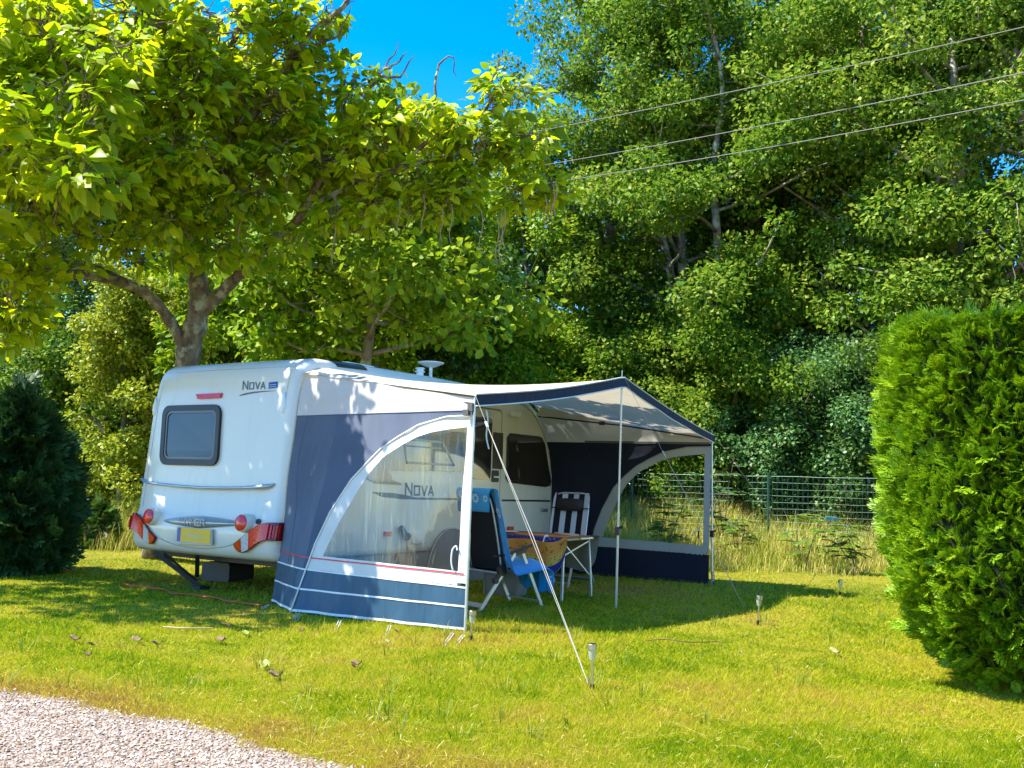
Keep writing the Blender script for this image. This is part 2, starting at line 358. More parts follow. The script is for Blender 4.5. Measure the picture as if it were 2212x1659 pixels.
# ---- tall dry meadow beyond the lawn
t = NT('meadow_blade'); p = t.coord('Position'); f = t.math('ADD', t.math('MULTIPLY', t.rnd(), .75), t.math('MULTIPLY', t.noise(.7, 3, vec=p), .9)); f = t.math('SUBTRACT', f, .38)
c = t.ramp(f, [(0,(.12,.21,.010)),(.32,(.32,.36,.03)),(.55,(.58,.50,.10)),(.85,(.72,.57,.20)),(1,(.50,.29,.10))]); meadow_m = t.shade(t.bsdf(c,.7,0,.2), t.transl(c), .3)
n0 = 300000; d = RNG.uniform(10, 32, n0); a = RNG.uniform(-.82,.82,n0); fx, fy = math.sin(YAW), math.cos(YAW)
P = np.stack([CAM.x+d*(fx+a*fy), CAM.y+d*(fy-a*fx), np.zeros(n0)],1); ml = meadow_line(P)
P = P[(ml > -.1) & (RNG.random(n0) < np.clip(ml/.5+.25, .0, 1)) & in_frame(P)]; N = len(P); ml = meadow_line(P)
a = RNG.uniform(0,2*PI,N); tl = np.abs(RNG.normal(.22,.2,N)); D = np.stack([np.cos(a)*np.sin(tl), np.sin(a)*np.sin(tl), np.cos(tl)],1)
clump = .8+.35*np.sin(P[:,0]*2.1)*np.sin(P[:,1]*1.7+.6)+.15*np.sin(P[:,0]*5.3+P[:,1]*3.9)
P[:,2] = [hill(x, y) for x, y in P[:,:2]]; S = RNG.uniform(.30,.85,N)*np.clip(.35+ml*.5,.3,1)*clump; A = frames(D, -np.stack([np.cos(a),np.sin(a),np.zeros(N)],1), np.stack([S, np.full(N,.0085)*RNG.uniform(.6,1.4,N), S],1))
g = link_mesh('tall_grass', scatter_mesh('tall_grass', BL, BF, P, A, meadow_m)); tag(g, 'tall dry meadow grass in front of and behind the wire fence', 'grass', kind='stuff')

# ================================================================ CARAVAN
W_ = 2.32
REAR = [(.42,.03),(.46,-.02),(.52,-.05),(.66,-.065),(.78,-.055),(.83,-.02),(.88,.0),(1.2,.03),(1.6,.07),(2.0,.11),(2.2,.14),(2.34,.17),(2.43,.205),(2.50,.265),(2.55,.36),(2.572,.50)]
def ry(z, x=-1.0):         # the bowed rear wall
    return float(np.interp(z, [p[0] for p in REAR], [p[1] for p in REAR])) + .05*((x+W_/2)/(W_/2))**2 - .02
def rear(x, z):            # point seen at (x,z) on the plane y=0, carried to the bowed wall
    y = 0.
    for _ in range(6):
        k = y/6.97; X = x+(x-7.26)*k; Z = 1.3+(z-1.3)*(1+k); y = ry(Z, X)
    return X, Z
def rp(x, z, d=0.): return V(x, ry(z, x)-d, z)
prof = [(p[1], p[0]) for p in REAR] + [(.75,2.575),(1.2,2.59),(2.5,2.60),(3.8,2.585),(4.5,2.55),(4.85,2.48),(5.08,2.36),(5.28,2.18),(5.48,1.9),(5.62,1.6),(5.74,1.2),(5.78,.8),(5.74,.5),(5.66,.42),(4.6,.40),(3.4,.40),(2.3,.40),(1.2,.40)]
def inset(P, d):
    out = []; n = len(P)
    for i in range(n):
        a, b, c = Vector(P[i-1]), Vector(P[i]), Vector(P[(i+1)%n]); t = (c-a).normalized(); nn = Vector((t.y, -t.x)); out.append(b + nn*d)
    return out
cv = thing('caravan', 'white touring caravan parked under the tree with its awning on the right side', 'caravan', (0,0,0))
b = MB(); rad = .09; layers = []
for k in range(6): a = PI/2*k/5; layers.append((-rad*(1-math.sin(a)), rad*(1-math.cos(a))))
L = [(-W_-x, d) for x, d in reversed(layers)]
L += [(-W_+W_*q, 0) for q in (.2,.35,.5,.65,.8)] + layers
n = len(prof)
for x, d in L:
    ins = inset(prof, d)
    b.v += [(x, p.x + (.05*((x+W_/2)/(W_/2))**2-.02)*max(0, 1-p.x/1.5), p.y) for p in ins]
for i in range(len(L)-1):
    for k in range(n): b.f.append((i*n+k, i*n+(k+1)%n, (i+1)*n+(k+1)%n, (i+1)*n+k)); b.m.append(0)
b.f.append(tuple(range(n))); b.m.append(0); b.f.append(tuple((len(L)-1)*n+k for k in reversed(range(n)))); b.m.append(0)
body = b.build('body', white_body, cv, smooth=R(38))
bm_ = bpy.data.meshes  # recalc outward normals
import bmesh
def fix(o):
    bm = bmesh.new(); bm.from_mesh(o.data); bmesh.ops.recalc_face_normals(bm, faces=bm.faces); bm.to_mesh(o.data); bm.free(); return o
fix(body)
b = MB(); b.box((-1.16,2.9,.37),(2.1,5.3,.05)); b.build('chassis', dark_steel, cv)
# --- patches lying on the rear wall
def rear_patch(outline, d0, d1, name, m, parent, sub=True, mapped=True):
    pts = [rear(x, z) if mapped else (x, z) for x, z in outline]
    b = MB(); b.slab(pts, lambda x, z, h: rp(x, z, d0+h), d1-d0); return fix(b.build(name, m, parent))
def rrect(x0, x1, z0, z1, r, n=5, skew=0.):
    out = []
    for cx, cz, a0 in ((x1-r, z1-r, 0), (x0+r, z1-r, 90), (x0+r, z0+r, 180), (x1-r, z0+r, 270)):
        for k in range(n+1):
            a = R(a0+90*k/n); out.append((cx+r*math.cos(a)+skew*(cz-z0), cz+r*math.sin(a)))
    return out
def ring_patch(o1, o2, d0, d1, name, m, parent):
    b = MB(); n = len(o1); A_ = [rear(*p) for p in o1]; B_ = [rear(*p) for p in o2]
    for P_, d in ((A_, d0), (A_, d1), (B_, d1), (B_, d0)): b.v += [tuple(rp(x, z, d)) for x, z in P_]
    for l in range(3):
        for k in range(n): b.f.append((l*n+k, l*n+(k+1)%n, (l+1)*n+(k+1)%n, (l+1)*n+k)); b.m.append(0)
    return fix(b.build(name, m, parent, smooth=R(50)))
win = rear_patch(rrect(-1.85,-.96,1.42,2.01,.09), .0, .018, 'rear_window', blind_glass, cv)
ring_patch(rrect(-1.89,-.93,1.38,2.045,.11), rrect(-1.825,-.985,1.445,1.985,.075), .0, .034, 'window_frame', black_rubber, win)
ring_patch(rrect(-1.823,-.987,1.447,1.983,.074), rrect(-1.80,-1.01,1.47,1.955,.06), .018, .027, 'window_outline', paint('window_trim_dark', (.09,.095,.10), .3), win)
bk = rear_patch([(-1.355,2.165),(-.94,2.168),(-.955,2.115),(-1.325,2.11)], .0, .022, 'brake_light', red_lens, cv)
def strokes(lines, w, fn, th, name, m, parent):
    """lettering made of flat strokes; fn maps 2-D to 3-D with a lift"""
    b = MB()
    for ln in lines:
        for (x0,y0),(x1,y1) in zip(ln, ln[1:]):
            d = Vector((x1-x0, y1-y0)).normalized()*w/2; nx, ny = -d.y, d.x; x0_, y0_, x1_, y1_ = x0-d.x*.9, y0-d.y*.9, x1+d.x*.9, y1+d.y*.9
            b.slab([(x0_-nx,y0_-ny),(x1_-nx,y1_-ny),(x1_+nx,y1_+ny),(x0_+nx,y0_+ny)], fn, th)
    return b.build(name, m, parent)
def word(letters, x, z, h, adv):
    out = []
    for ch, s, a in letters:
        G = {'N': [[(0,0),(0,1),(.75,0),(.75,1)]], 'O': [[(0,.02),(0,1),(.8,1),(.8,.02),(0,.02)]], 'V': [[(0,1),(.4,0),(.8,1)]], 'A': [[(0,0),(.4,1),(.8,0)],[(.18,.3),(.62,.3)]],
             'H': [[(0,0),(0,1)],[(.75,0),(.75,1)],[(0,.5),(.75,.5)]], 'Y': [[(0,1),(.4,.5),(.8,1)],[(.4,.5),(.4,0)]], 'M': [[(0,0),(0,1),(.45,.35),(.9,1),(.9,0)]],
             'E': [[(.7,1),(0,1),(0,0),(.7,0)],[(0,.5),(.6,.5)]], 'R': [[(0,0),(0,1),(.7,1),(.7,.5),(0,.5)],[(.35,.5),(.75,0)]],
             'L': [[(0,1),(0,0),(.5,0)]], 'u': [[(0,.65),(0,0),(.5,0),(.5,.65)]], 'x': [[(0,.65),(.5,0)],[(0,0),(.5,.65)]], 's': [[(.5,.65),(0,.65),(0,.33),(.5,.33),(.5,0),(0,0)]]}[ch]
        out += [[(x+px*h*s*adv, z+pz*h*s) for px, pz in ln] for ln in G]; x += a*h*adv
    return out
NOVA = [('N',1,1.08),('O',.78,.93),('V',.78,.85),('A',.78,.9)]
def rfn(x, z, h):
    X, Z = rear(x, z); return rp(X, Z, .002+h)
strokes(word(NOVA, -.625, 2.20, .085, 1.13), .011, rfn, .003, 'lettering', grey_print, cv)
b = MB(); q = [(-.67,2.135),(-.58,2.150),(-.45,2.163),(-.3,2.170),(-.13,2.172)]
for p0, p1, w0, w1 in zip(q, q[1:], (.004,.009,.008,.005), (.009,.008,.005,.001)):
    b.slab([(p0[0],p0[1]-w0),(p1[0],p1[1]-w1),(p1[0],p1[1]+w1),(p0[0],p0[1]+w0)], rfn, .002)
b.build('swoosh', grey_print, cv)
bd = rear_patch([(-.232,2.195),(-.107,2.205),(-.107,2.268),(-.232,2.262)], .001, .007, 'badge', blue_print, cv)
strokes([[(-.215,2.234+.004*math.sin(k)),( -.125,2.238)] for k in (0,)] + [[(-.215,2.212),(-.125,2.218)]], .006, lambda x,z,h: rfn(x,z,h+.006), .001, 'badge_print', paint('badge_print', (.5,.6,.75), .4), bd)
# drip caps at both rear corners, grab rail across
for s in (-2.06, .0):
    b = MB(); X, Z = rear(s, 2.04); b.lathe(rp(X, Z, -.0), [(.004,-.12),(.028,-.10),(.034,-.04),(.022,.05),(.004,.12)], 10); b.build('drip_cap', white_plastic, cv, smooth=True)
pts = []
for i in range(33):
    f = i/32; x = -2.20+2.14*f; z = 1.20-.055*math.sin(PI*f)**.6 + (.01 if i in (0,32) else 0); X, Z = rear(x, z); pts.append(rp(X, Z, .012 + .045*min(1, math.sin(PI*f)*3)))
b = MB(); b.tube(pts, [.022]*28+[.028,.034,.036,.030,.012], 10, flat=.75); b.build('grab_rail', silver, cv, smooth=True)
# badge bar with raised letters
b = MB(); pt = [rear(-1.19, .775)]
X0, Z0 = rear(-1.18, .772); hw, hh = .63, .068
def pod(u, v):
    a = 2*PI*v; t = u; x = X0-hw*math.cos(a)*t; z = Z0 + hh*math.copysign(abs(math.sin(a))**.9, math.sin(a))*t*(1-.35*abs(math.cos(a))) - .012*math.cos(a)
    return rp(x, z, -.01+.065*math.sqrt(max(0, 1-t*t)))
b.grid(pod, 8, 48); letter_m = paint('embossed_grey', (.27,.30,.33), .35, .5); eb = fix(b.build('nameplate_bar', silver, cv, smooth=True))
def pfn(x, z, h): return V(x, ry(Z0)-.055-h+.1*((x-X0)/hw)**2*.5, z)
strokes(word([('H',1,1),('Y',1,1),('M',1,1.1),('E',1,.95),('R',1,1)], X0-.37+.14, Z0-.034, .062, 1.25), .012, pfn, .006, 'raised_lettering', letter_m, eb)
strokes([[(X0-.37+.02,Z0+.02),(X0-.27,Z0+.02)],[(X0-.37,Z0),(X0-.27,Z0)],[(X0-.385,Z0-.02),(X0-.27,Z0-.02)]], .012, pfn, .006, 'raised_lettering', letter_m, eb)
# number plate on its bracket (its characters are blurred out in the photograph)
X1, Z1 = rear(-1.22, .625); b = MB()
def plf(x, z, h): return V(x, ry(.60)-.02-h+(.03*(z-Z1)), z)
b.slab([(X1-.315,Z1-.10),(X1+.29,Z1-.085),(X1+.28,Z1+.08),(X1-.28,Z1+.08)], plf, .02); br = fix(b.build('plate_bracket', paint('bracket_grey', (.42,.42,.40), .4), cv))
b = MB(); b.slab([(X1-.205,Z1-.072),(X1+.27,Z1-.072),(X1+.27,Z1+.075),(X1-.205,Z1+.075)], lambda x,z,h: plf(x,z,.02+h), .006); npl = fix(b.build('number_plate', yellow_plate, cv))
b = MB(); b.slab([(X1-.262,Z1-.072),(X1-.207,Z1-.072),(X1-.207,Z1+.075),(X1-.262,Z1+.075)], lambda x,z,h: plf(x,z,.02+h), .006); b.build('plate_band', blue_print, npl)
b = MB(); b.slab([(X1-.13,Z1-.035),(X1+.06,Z1-.045),(X1+.15,Z1-.035),(X1+.2,Z1-.01),(X1+.12,Z1+.02),(X1-.02,Z1+.025),(X1-.11,Z1+.035)], lambda x,z,h: plf(x,z,.026+h), .001); b.build('plate_smear', paint('plate_smear', (.62,.45,.10), .5), npl)
# round reflectors in white bezels
for x, z in ((-1.985,.78), (-.485,.78)):
    X, Z = rear(x, z); b = MB(); y0 = ry(Z, X)
    b.lathe((X+.03, y0+.03, Z+.008), [(.100,0),(.096,.05),(.092,.095),(.088,.10)], 28, Vector((.0,-1,.12))); bz = b.build('reflector_bezel', white_body, cv, smooth=R(40))
    b = MB(); b.lathe((X+.03, y0-.071, Z+.020), [(.084,0),(.084,.008),(.06,.018),(.0,.022)], 28, Vector((0,-1,.12))); b.build('reflector', red_lens, bz, smooth=R(40))
X, Z = rear(-.27, .815); b = MB(); b.lathe(rp(X, Z, 0), [(.034,0),(.034,.012),(.02,.016)], 16, Vector((0,-1,0))); b.build('key_lock', dark_steel, cv)
# swept tail lights that wrap round the corners
def tail(side):
    def mp(u, z, h):       # u runs from inboard round the corner
        X = -.53+u if side > 0 else -W_+.53-u-.0
        if u > .46: 
            e = min(.07, u-.46); a = e/.07*PI/2; X = (-.53+.46+.07*math.sin(a)+.01) if side > 0 else (-W_+.07-.07*math.sin(a)-.01)
            y = ry(z, -.1)-.012+.07*(1-math.cos(a)) + max(0, u-.53); return V(X+(h if side > 0 else -h)*math.sin(a), y-h*math.cos(a), z)
        return V(X, ry(z, X)-h-.012, z)
    up = [(0,.575),(.06,.61),(.12,.648),(.18,.69),(.24,.735),(.30,.775),(.36,.80),(.42,.812),(.48,.815),(.53,.815),(.60,.815),(.66,.815)]
    lo = [(0,.575),(.03,.53),(.07,.505),(.12,.50),(.18,.515),(.24,.545),(.30,.585),(.36,.62),(.42,.638),(.48,.645),(.53,.645),(.60,.645),(.66,.645)]
    fu = lambda u: float(np.interp(u, [p[0] for p in up], [p[1] for p in up])); fl = lambda u: float(np.interp(u, [p[0] for p in lo], [p[1] for p in lo]))
    def seg(a, c, th, name, m, par, k=14, grow=0.):
        b = MB(); us = [a+(c-a)*i/k for i in range(k+1)]
        b.slab([(u, fu(u)+grow) for u in us] + [(u, fl(u)-grow) for u in reversed(us)], mp, th)
        b2 = MB()
        for h in (0, th):
            for u in us: b2.v += [tuple(mp(u, fl(u)-grow, h)), tuple(mp(u, fu(u)+grow, h))]
        m_ = (k+1)*2
        for i in range(k):
            q = 2*i; b2.f += [(m_+q, m_+q+2, m_+q+3, m_+q+1), (q, q+2, m_+q+2, m_+q), (q+1, m_+q+1, m_+q+3, q+3)]; b2.m += [0]*3
        b2.f += [(0, m_, m_+1, 1), (2*k, 2*k+1, m_+2*k+1, m_+2*k)]; b2.m += [0]*2
        return fix(b2.build(name, m, par))
    hs_ = seg(0.0, .66, .018, 'tail_light', dark_red_lens, cv, 30, .007)
    seg(.015, .115, .028, 'indicator_lens', orange_lens, hs_, 5, -.004); seg(.118, .215, .028, 'reversing_lens', clear_lens, hs_, 5, -.004)
    seg(.218, .46, .028, 'red_lens', red_lens, hs_, 12, -.004)
    for k in range(4): seg(.472+.014*k, .480+.014*k, .026, 'red_rib', red_lens, hs_, 2, -.02)
tail(1); tail(-1)
# --- side wall (plane x = 0)
def side(y, z, d=0.): return V(d, y, z)
def side_patch(outline, d0, d1, name, m, parent):
    b = MB(); b.slab(outline, lambda y, z, h: V(d0+h, y, z), d1-d0); return fix(b.build(name, m, parent))
sw = side_patch([(1.30,1.30),(1.48,1.245),(1.95,1.235),(1.93,1.25),(1.78,1.285),(1.70,1.40),(2.6,1.415),(3.24,1.42),(3.24,1.93),(2.2,1.93),(1.9,1.86),(1.62,1.68)], .001, .016, 'side_window', tinted, cv)
def line_frame(pts, w, fn, th, name, m, par): return strokes([pts+[pts[0]]], w, fn, th, name, m, par)
line_frame([(1.95,1.78),(2.72,1.78),(2.98,1.50),(2.02,1.50)], .03, lambda y,z,h: V(.016+h,y,z), .004, 'window_outline', paint('reflection_beige', (.32,.31,.26), .4), sw)  # reflected window frame, drawn as pale strokes on the glass
strokes([[(1.98,1.70),(2.7,1.70)]], .018, lambda y,z,h: V(.016+h,y,z), .003, 'window_outline', paint('reflection_beige_dull', (.24,.23,.2), .4), sw)  # duller line of the same painted reflection
strokes(word(NOVA, 2.04, 1.115, .135, 1.16), .023, lambda y,z,h: V(.002+h,y,z), .003, 'lettering', paint('brown_print', (.05,.05,.042), .4), cv)
side_patch([(1.42,1.145),(1.60,1.09),(2.0,1.062),(3.26,1.052),(3.26,1.078),(2.25,1.085),(2.0,1.118),(1.8,1.135)], .001, .004, 'stripe', black_print, cv)
side_patch([(4.16,1.04),(5.56,1.03),(5.56,1.055),(4.16,1.065)], .001, .004, 'stripe', black_print, cv)
dr = side_patch(rrect(3.30,4.07,.50,2.28,.07), .001, .014, 'door', white_body, cv)
ring = MB(); o1, o2 = rrect(3.28,4.09,.48,2.30,.08), rrect(3.30,4.07,.50,2.28,.07); n_ = len(o1)
for P_, d in ((o1,.0),(o1,.010),(o2,.010),(o2,.0)): ring.v += [(d,y,z) for y,z in P_]
for l in range(3):
    for k in range(n_): ring.f.append((l*n_+k, l*n_+(k+1)%n_, (l+1)*n_+(k+1)%n_, (l+1)*n_+k)); ring.m.append(0)
ring.build('door_seal', paint('seal_grey', (.16,.16,.15), .6), dr)
side_patch(rrect(3.40,3.82,1.33,2.16,.05), .014, .028, 'door_window', tinted, dr)
hd = side_patch(rrect(3.86,4.03,1.30,1.46,.025), .014, .024, 'door_handle', black_plastic, dr)
b = MB(); b.box((.034,3.95,1.37),(.016,.11,.022)); b.build('handle_bar', white_plastic, hd)
b = MB(); b.box((.018,3.63,1.17),(.012,.075,.018)); b.build('door_stop', dark_steel, dr)
side_patch([(3.87,1.48),(4.12,1.48),(4.12,1.98),(3.87,1.98)], .0145, .017, 'dark_panel', paint('brown_panel', (.05,.045,.038), .3), cv)
fw_ = side_patch([(4.23,1.36),(4.30,1.30),(5.30,1.25),(5.44,1.27),(5.47,1.33),(5.26,1.88),(5.17,1.975),(5.08,1.99),(4.30,1.99),(4.23,1.93)], .001, .022, 'front_window', tinted, cv)
strokes([[(4.26,1.38),(4.32,1.33),(5.29,1.28),(5.41,1.30),(5.43,1.34),(5.23,1.87),(5.15,1.95),(5.07,1.965),(4.32,1.965),(4.26,1.91),(4.26,1.38)]], .012, lambda y,z,h: V(.022+h,y,z), .003, 'window_seal', black_rubber, fw_)
strokes(word([('L',1,.72),('u',1,.72),('x',1,.72),('u',1,.72),('s',1,.7)], 5.22, .885, .062, .95), .009, lambda y,z,h: V(.002+h,y,z), .002, 'lettering', paint('brown_print', (.05,.05,.042), .4), cv)
for y in (1.73, 4.38):
    b = MB(); b.slab(rrect(y-.065,y+.065,.635,.69,.018), lambda a,z,h: V(.001+h,a,z), .03); fix(b.build('side_marker', orange_lens, cv))
b = MB(); b.slab(rrect(2.18,2.42,.53,.66,.03), lambda a,z,h: V(.001+h,a,z), .03); so = fix(b.build('socket_flap', white_plastic, cv))
b = MB(); b.slab(rrect(4.24,4.52,2.23,2.30,.025), lambda a,z,h: V(.001+h,a,z), .05); fix(b.build('awning_lamp', white_plastic, cv))
# wheel and grey wheel-arch cover, draught skirt
for x in (-.16, -2.16):
    wl = bpy.data.objects.new('wheel', None); C.objects.link(wl); wl.parent = cv; wl.location = (x,2.98,.31)
    b = MB(); b.lathe((-.1,0,0), [(.19,0),(.29,0),(.31,.03),(.31,.17),(.29,.2),(.19,.2)], 28, Vector((1,0,0))); b.build('tyre', black_rubber, wl, smooth=R(40))
    b = MB(); b.lathe((-.07,0,0), [(.195,0),(.195,.14),(.15,.12),(.05,.15),(.0,.15)], 24, Vector((1,0,0))); b.build('rim', silver, wl, smooth=R(40))
skirt_m = cloth('grey_pvc', (.20,.20,.21), 0., rough=.6)
b = MB(); arc = [(2.98+.50*math.cos(R(a)), .12+.58*math.sin(R(a))) for a in range(0,181,12)]
b.slab([(3.48,.02)]+arc+[(2.48,.02)], lambda y,z,h: V(.012+h,y,z), .02); fix(b.build('wheel_arch_cover', skirt_m, cv))
b = MB(); b.tube([V(.036,y,z) for y,z in arc], .008, 6); b.build('arch_piping', paint('piping_grey', (.45,.45,.45), .5), cv)
b = MB(); b.grid(lambda u,v: V(.012+.02*math.sin(u*40)*(1-v)+.03*(1-v), .25+5.2*u, .01+.42*v), 90, 4); b.build('draught_skirt', skirt_m, cv, smooth=True)
b = MB(); b.tube([V(.02,.25+.2*i,.43) for i in range(27)], .007, 6); b.build('skirt_rail', paint('piping_dark', (.1,.1,.1), .5), cv)
# awning rail up the rear corner, along the roof and down the front
rail = [V(.012, max(.05,ry(z,0))+.07, z) for z in (.44,.6,.9,1.2,1.6,2.0,2.2)] + [V(.01,.36,2.34),V(.005,.50,2.42),V(0,.8,2.45),V(0,2.5,2.47),V(0,4.3,2.445),V(0,4.75,2.39),V(.005,5.03,2.24),V(.01,5.24,2.02),V(.012,5.40,1.75),V(.012,5.48,1.4),V(.012,5.50,.9),V(.012,5.48,.46)]
RAIL = smooth_line(rail, 4)
b = MB(); b.tube(RAIL, .013, 6); b.build('awning_rail', paint('rail_grey', (.5,.52,.53), .4, .5), cv, smooth=True)
# roof: dark skylight strip over the edge, dish, vent, seams
def roof_pt(y, a, d):      # a: 0 on the side wall, 90 on top
    z = float(np.interp(y, [.54,.75,1.2,2.5,3.8,4.5], [2.555,2.575,2.59,2.6,2.585,2.55])); ca, sa = math.cos(R(a)), math.sin(R(a))
    if a > 90: return V(-rad-(a-90)*.01, y, z+d)
    return V(-rad+(rad+d)*ca, y, z-rad+(rad+d)*sa)
b = MB(); b.grid(lambda u,v: roof_pt(.66+.50*u+.10*(1-v), 14+v*106, .006), 8, 14); b.build('roof_light', tinted, cv, smooth=True)
for c_, d_ in (((-.75,1.7,2.63),(.5,.5,.09)), ((-1.2,3.6,2.63),(.7,.7,.09))): MB().box(c_, d_).build('roof_hatch', white_plastic, cv)
d0 = at(930, 815, 12.1); dz = 2.56; an = bpy.data.objects.new('antenna', None); C.objects.link(an); an.parent = cv; an.location = (d0.x, d0.y, 2.52)
b = MB(); b.tube([V(0,0,0),V(0,0,.20)], .022, 10); b.build('mast', white_plastic, an, smooth=R(40))
b = MB(); b.lathe((0,0,.20), [(.02,0),(.05,.005),(.165,.055),(.168,.066),(.10,.078),(0,.082)], 32); b.build('dish', white_plastic, an, smooth=R(35))
d1 = at(907, 815, 11.9); b = MB(); b.lathe((d1.x,d1.y,2.55), [(.045,0),(.045,.08),(.06,.085),(.06,.10),(.045,.105),(.045,.12),(.06,.125),(.055,.14),(.0,.145)], 16); b.build('roof_vent', white_plastic, cv, smooth=R(35))
seam_m = paint('seam_grey', (.35,.37,.36), .5)
for x_, z0_ in ((-W_+.13, .9), (-.13, 2.0)): MB().tube([rp(x_, z, .001) for z in np.linspace(z0_,2.48,14)], .004, 5).build('seam', seam_m, cv)
b = MB(); b.tube([rp(x, .50+.20*abs((x+1.16)/.95)**2.2, .0005) for x in np.linspace(-2.1,-.22,40)], .006, 5); b.build('bumper_crease', seam_m, cv, smooth=True)
b = MB(); b.tube([rp(x, 2.455, .0005) for x in np.linspace(-W_+.12,-.12,30)], .003, 5); b.build('seam', seam_m, cv, smooth=True)
# corner steadies
f0 = gnd(430,1250,.10)
stp = bpy.data.objects.new('corner_steady', None); C.objects.link(stp); stp.parent = cv; stp.location = (f0.x+.15, f0.y-.1, 0)
b = MB(); b.bar((-.30,-.42,.42),(.0,.0,.03),.05,.05); b.build('leg', dark_steel, stp)
b = MB(); b.bar((.28,-.30,.42),(.03,-.08,.16),.045,.045); b.build('leg_brace', dark_steel, stp)
b = MB(); b.bar((-.1,-.45,.42),(-.02,-.04,.10),.022,.022); b.build('crank_rod', dark_steel, stp)
b = MB(); b.box((0,0,.02),(.16,.14,.04)); b.build('foot', dark_steel, stp)
st2 = bpy.data.objects.new('corner_steady', None); C.objects.link(st2); st2.parent = cv; st2.location = (-.35,.85,0)
b = MB(); b.bar((.1,-.5,.42),(.0,.0,.03),.05,.05); b.build('leg', dark_steel, st2); b = MB(); b.box((0,0,.02),(.16,.14,.04)); b.build('foot', dark_steel, st2)

# waste tank under the caravan
wt = thing('waste_tank', 'low dark grey waste water tank on the grass under the caravan', 'tank', gnd(497,1246)+V(.35,-.15,0), R(8))
b = MB(); b.slab(rrect(-.21,.21,.02,.24,.04), lambda x,z,h: V(x,-h,z), .45); fix(b.build('tank_body', paint('grey_plastic', (.06,.06,.065), .5), wt))
b = MB(); b.lathe((.1,-.2,.235), [(.05,0),(.05,.03),(.03,.035)], 14); b.build('cap', black_plastic, wt)
# power lead
cab = paint('orange_cable', (.55,.10,.02), .5)
g0 = gnd(560,1312); g1 = gnd(270,1266)
cabl = [V(.05,2.04,.60),V(.07,2.03,.35),V(.07,2.0,.10),V(.03,1.85,.02),V(-.15,1.4,.02),V(-.25,.8,.02),V(-.1,.2,.02), V(g0.x,g0.y,.025), V(-.45,-.21,.03), V(-.9,-.12,.025), V(-1.25,-.20,.03), V(-1.7,-.05,.025), V(-2.05,-.10,.03), V(g1.x,g1.y,.025), V(-2.5,.25,.02), V(-2.2,1.4,.02), V(-3.5,3.5,.02)]
pc = thing('power_lead', 'orange power lead plugged into the caravan and trailing over the grass', 'cable', (0,0,0))
b = MB(); b.tube(smooth_line(cabl, 8), .0075, 6); b.tube([p+V(.03,-.03+.03*math.sin(i*.7),0) for i, p in enumerate(smooth_line(cabl[7:14], 8))], .0075, 6); b.build('lead', cab, pc, smooth=True)
b = MB(); b.bar((.05,1.92,.74),(.055,2.04,.60),.05,.05,(1,0,0)); b.bar((.03,2.1,.64),(.055,2.03,.60),.05,.05,(1,0,0)); b.build('plug', black_plastic, pc)

# ================================================================ AWNING
fab_top = cloth('awning_white_cloth', (.56,.535,.525), .12, fold=.35, foldscale=(1.5,2,2)); fab_roof = cloth('awning_roof_cloth', (.68,.59,.46), .30, fold=.25)
fab_navy = cloth('awning_navy_cloth', (.054,.076,.130), .04, var=.10, fold=.35, sheen=.55); fab_pvc = cloth('awning_pvc', (.035,.088,.145), .03, rough=.38, fold=.6, foldscale=(3,3,.9))
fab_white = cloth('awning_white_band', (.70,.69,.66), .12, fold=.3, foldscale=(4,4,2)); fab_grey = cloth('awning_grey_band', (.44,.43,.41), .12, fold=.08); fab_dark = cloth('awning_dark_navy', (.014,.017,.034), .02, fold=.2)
fab_val = cloth('awning_valance', (.022,.030,.052), .02, fold=.35, foldscale=(9,9,1))
pipe_w = paint('white_piping', (.72,.72,.70), .5); pipe_red = paint('red_trim', (.62,.03,.05), .5)
t = NT('window_film'); tp = t.n('ShaderNodeBsdfTransparent'); tp.inputs[0].default_value = (.92,.93,.92,1)
mp = t.mapping((1.5,1,.16), (0,R(-32),0)); wv = t.noise(7.5, 3, vec=mp, dist=.4, rough=.6); wv2 = t.noise(2.2, 2, vec=t.mapping((1,1,.5)))
nm = t.bump(t.math('ADD', t.math('MULTIPLY', wv, .8), wv2), .55, .05)
gl = t.n('ShaderNodeBsdfGlossy'); gl.inputs['Roughness'].default_value = .04; t.l(nm, gl.inputs['Normal']); gl.inputs[0].default_value = (.95,.97,1,1)
fr = t.n('ShaderNodeLayerWeight'); fr.inputs[0].default_value = .5; t.l(nm, fr.inputs['Normal'])
fac = t.math('ADD', t.math('MULTIPLY', t.math('POWER', fr.outputs['Facing'], 3.), .8), .03)
df = t.bsdf((.6,.6,.55), .6); mx = t.n('ShaderNodeMixShader'); mx.inputs[0].default_value = .008; t.l(tp.outputs[0], mx.inputs[1]); t.l(df, mx.inputs[2])
film = t.shade(mx.outputs[0], gl.outputs[0], fac)
t = NT('clear_film'); tp = t.n('ShaderNodeBsdfTransparent'); tp.inputs[0].default_value = (.95,.96,.95,1); gl = t.n('ShaderNodeBsdfGlossy'); gl.inputs['Roughness'].default_value = .05; fr = t.n('ShaderNodeLayerWeight'); fr.inputs[0].default_value = .5
t.l(t.bump(t.noise(2.,2), .3, .05), fr.inputs['Normal']); film2 = t.shade(tp.outputs[0], gl.outputs[0], t.math('MULTIPLY', t.math('POWER', fr.outputs['Facing'], 4.), .4))

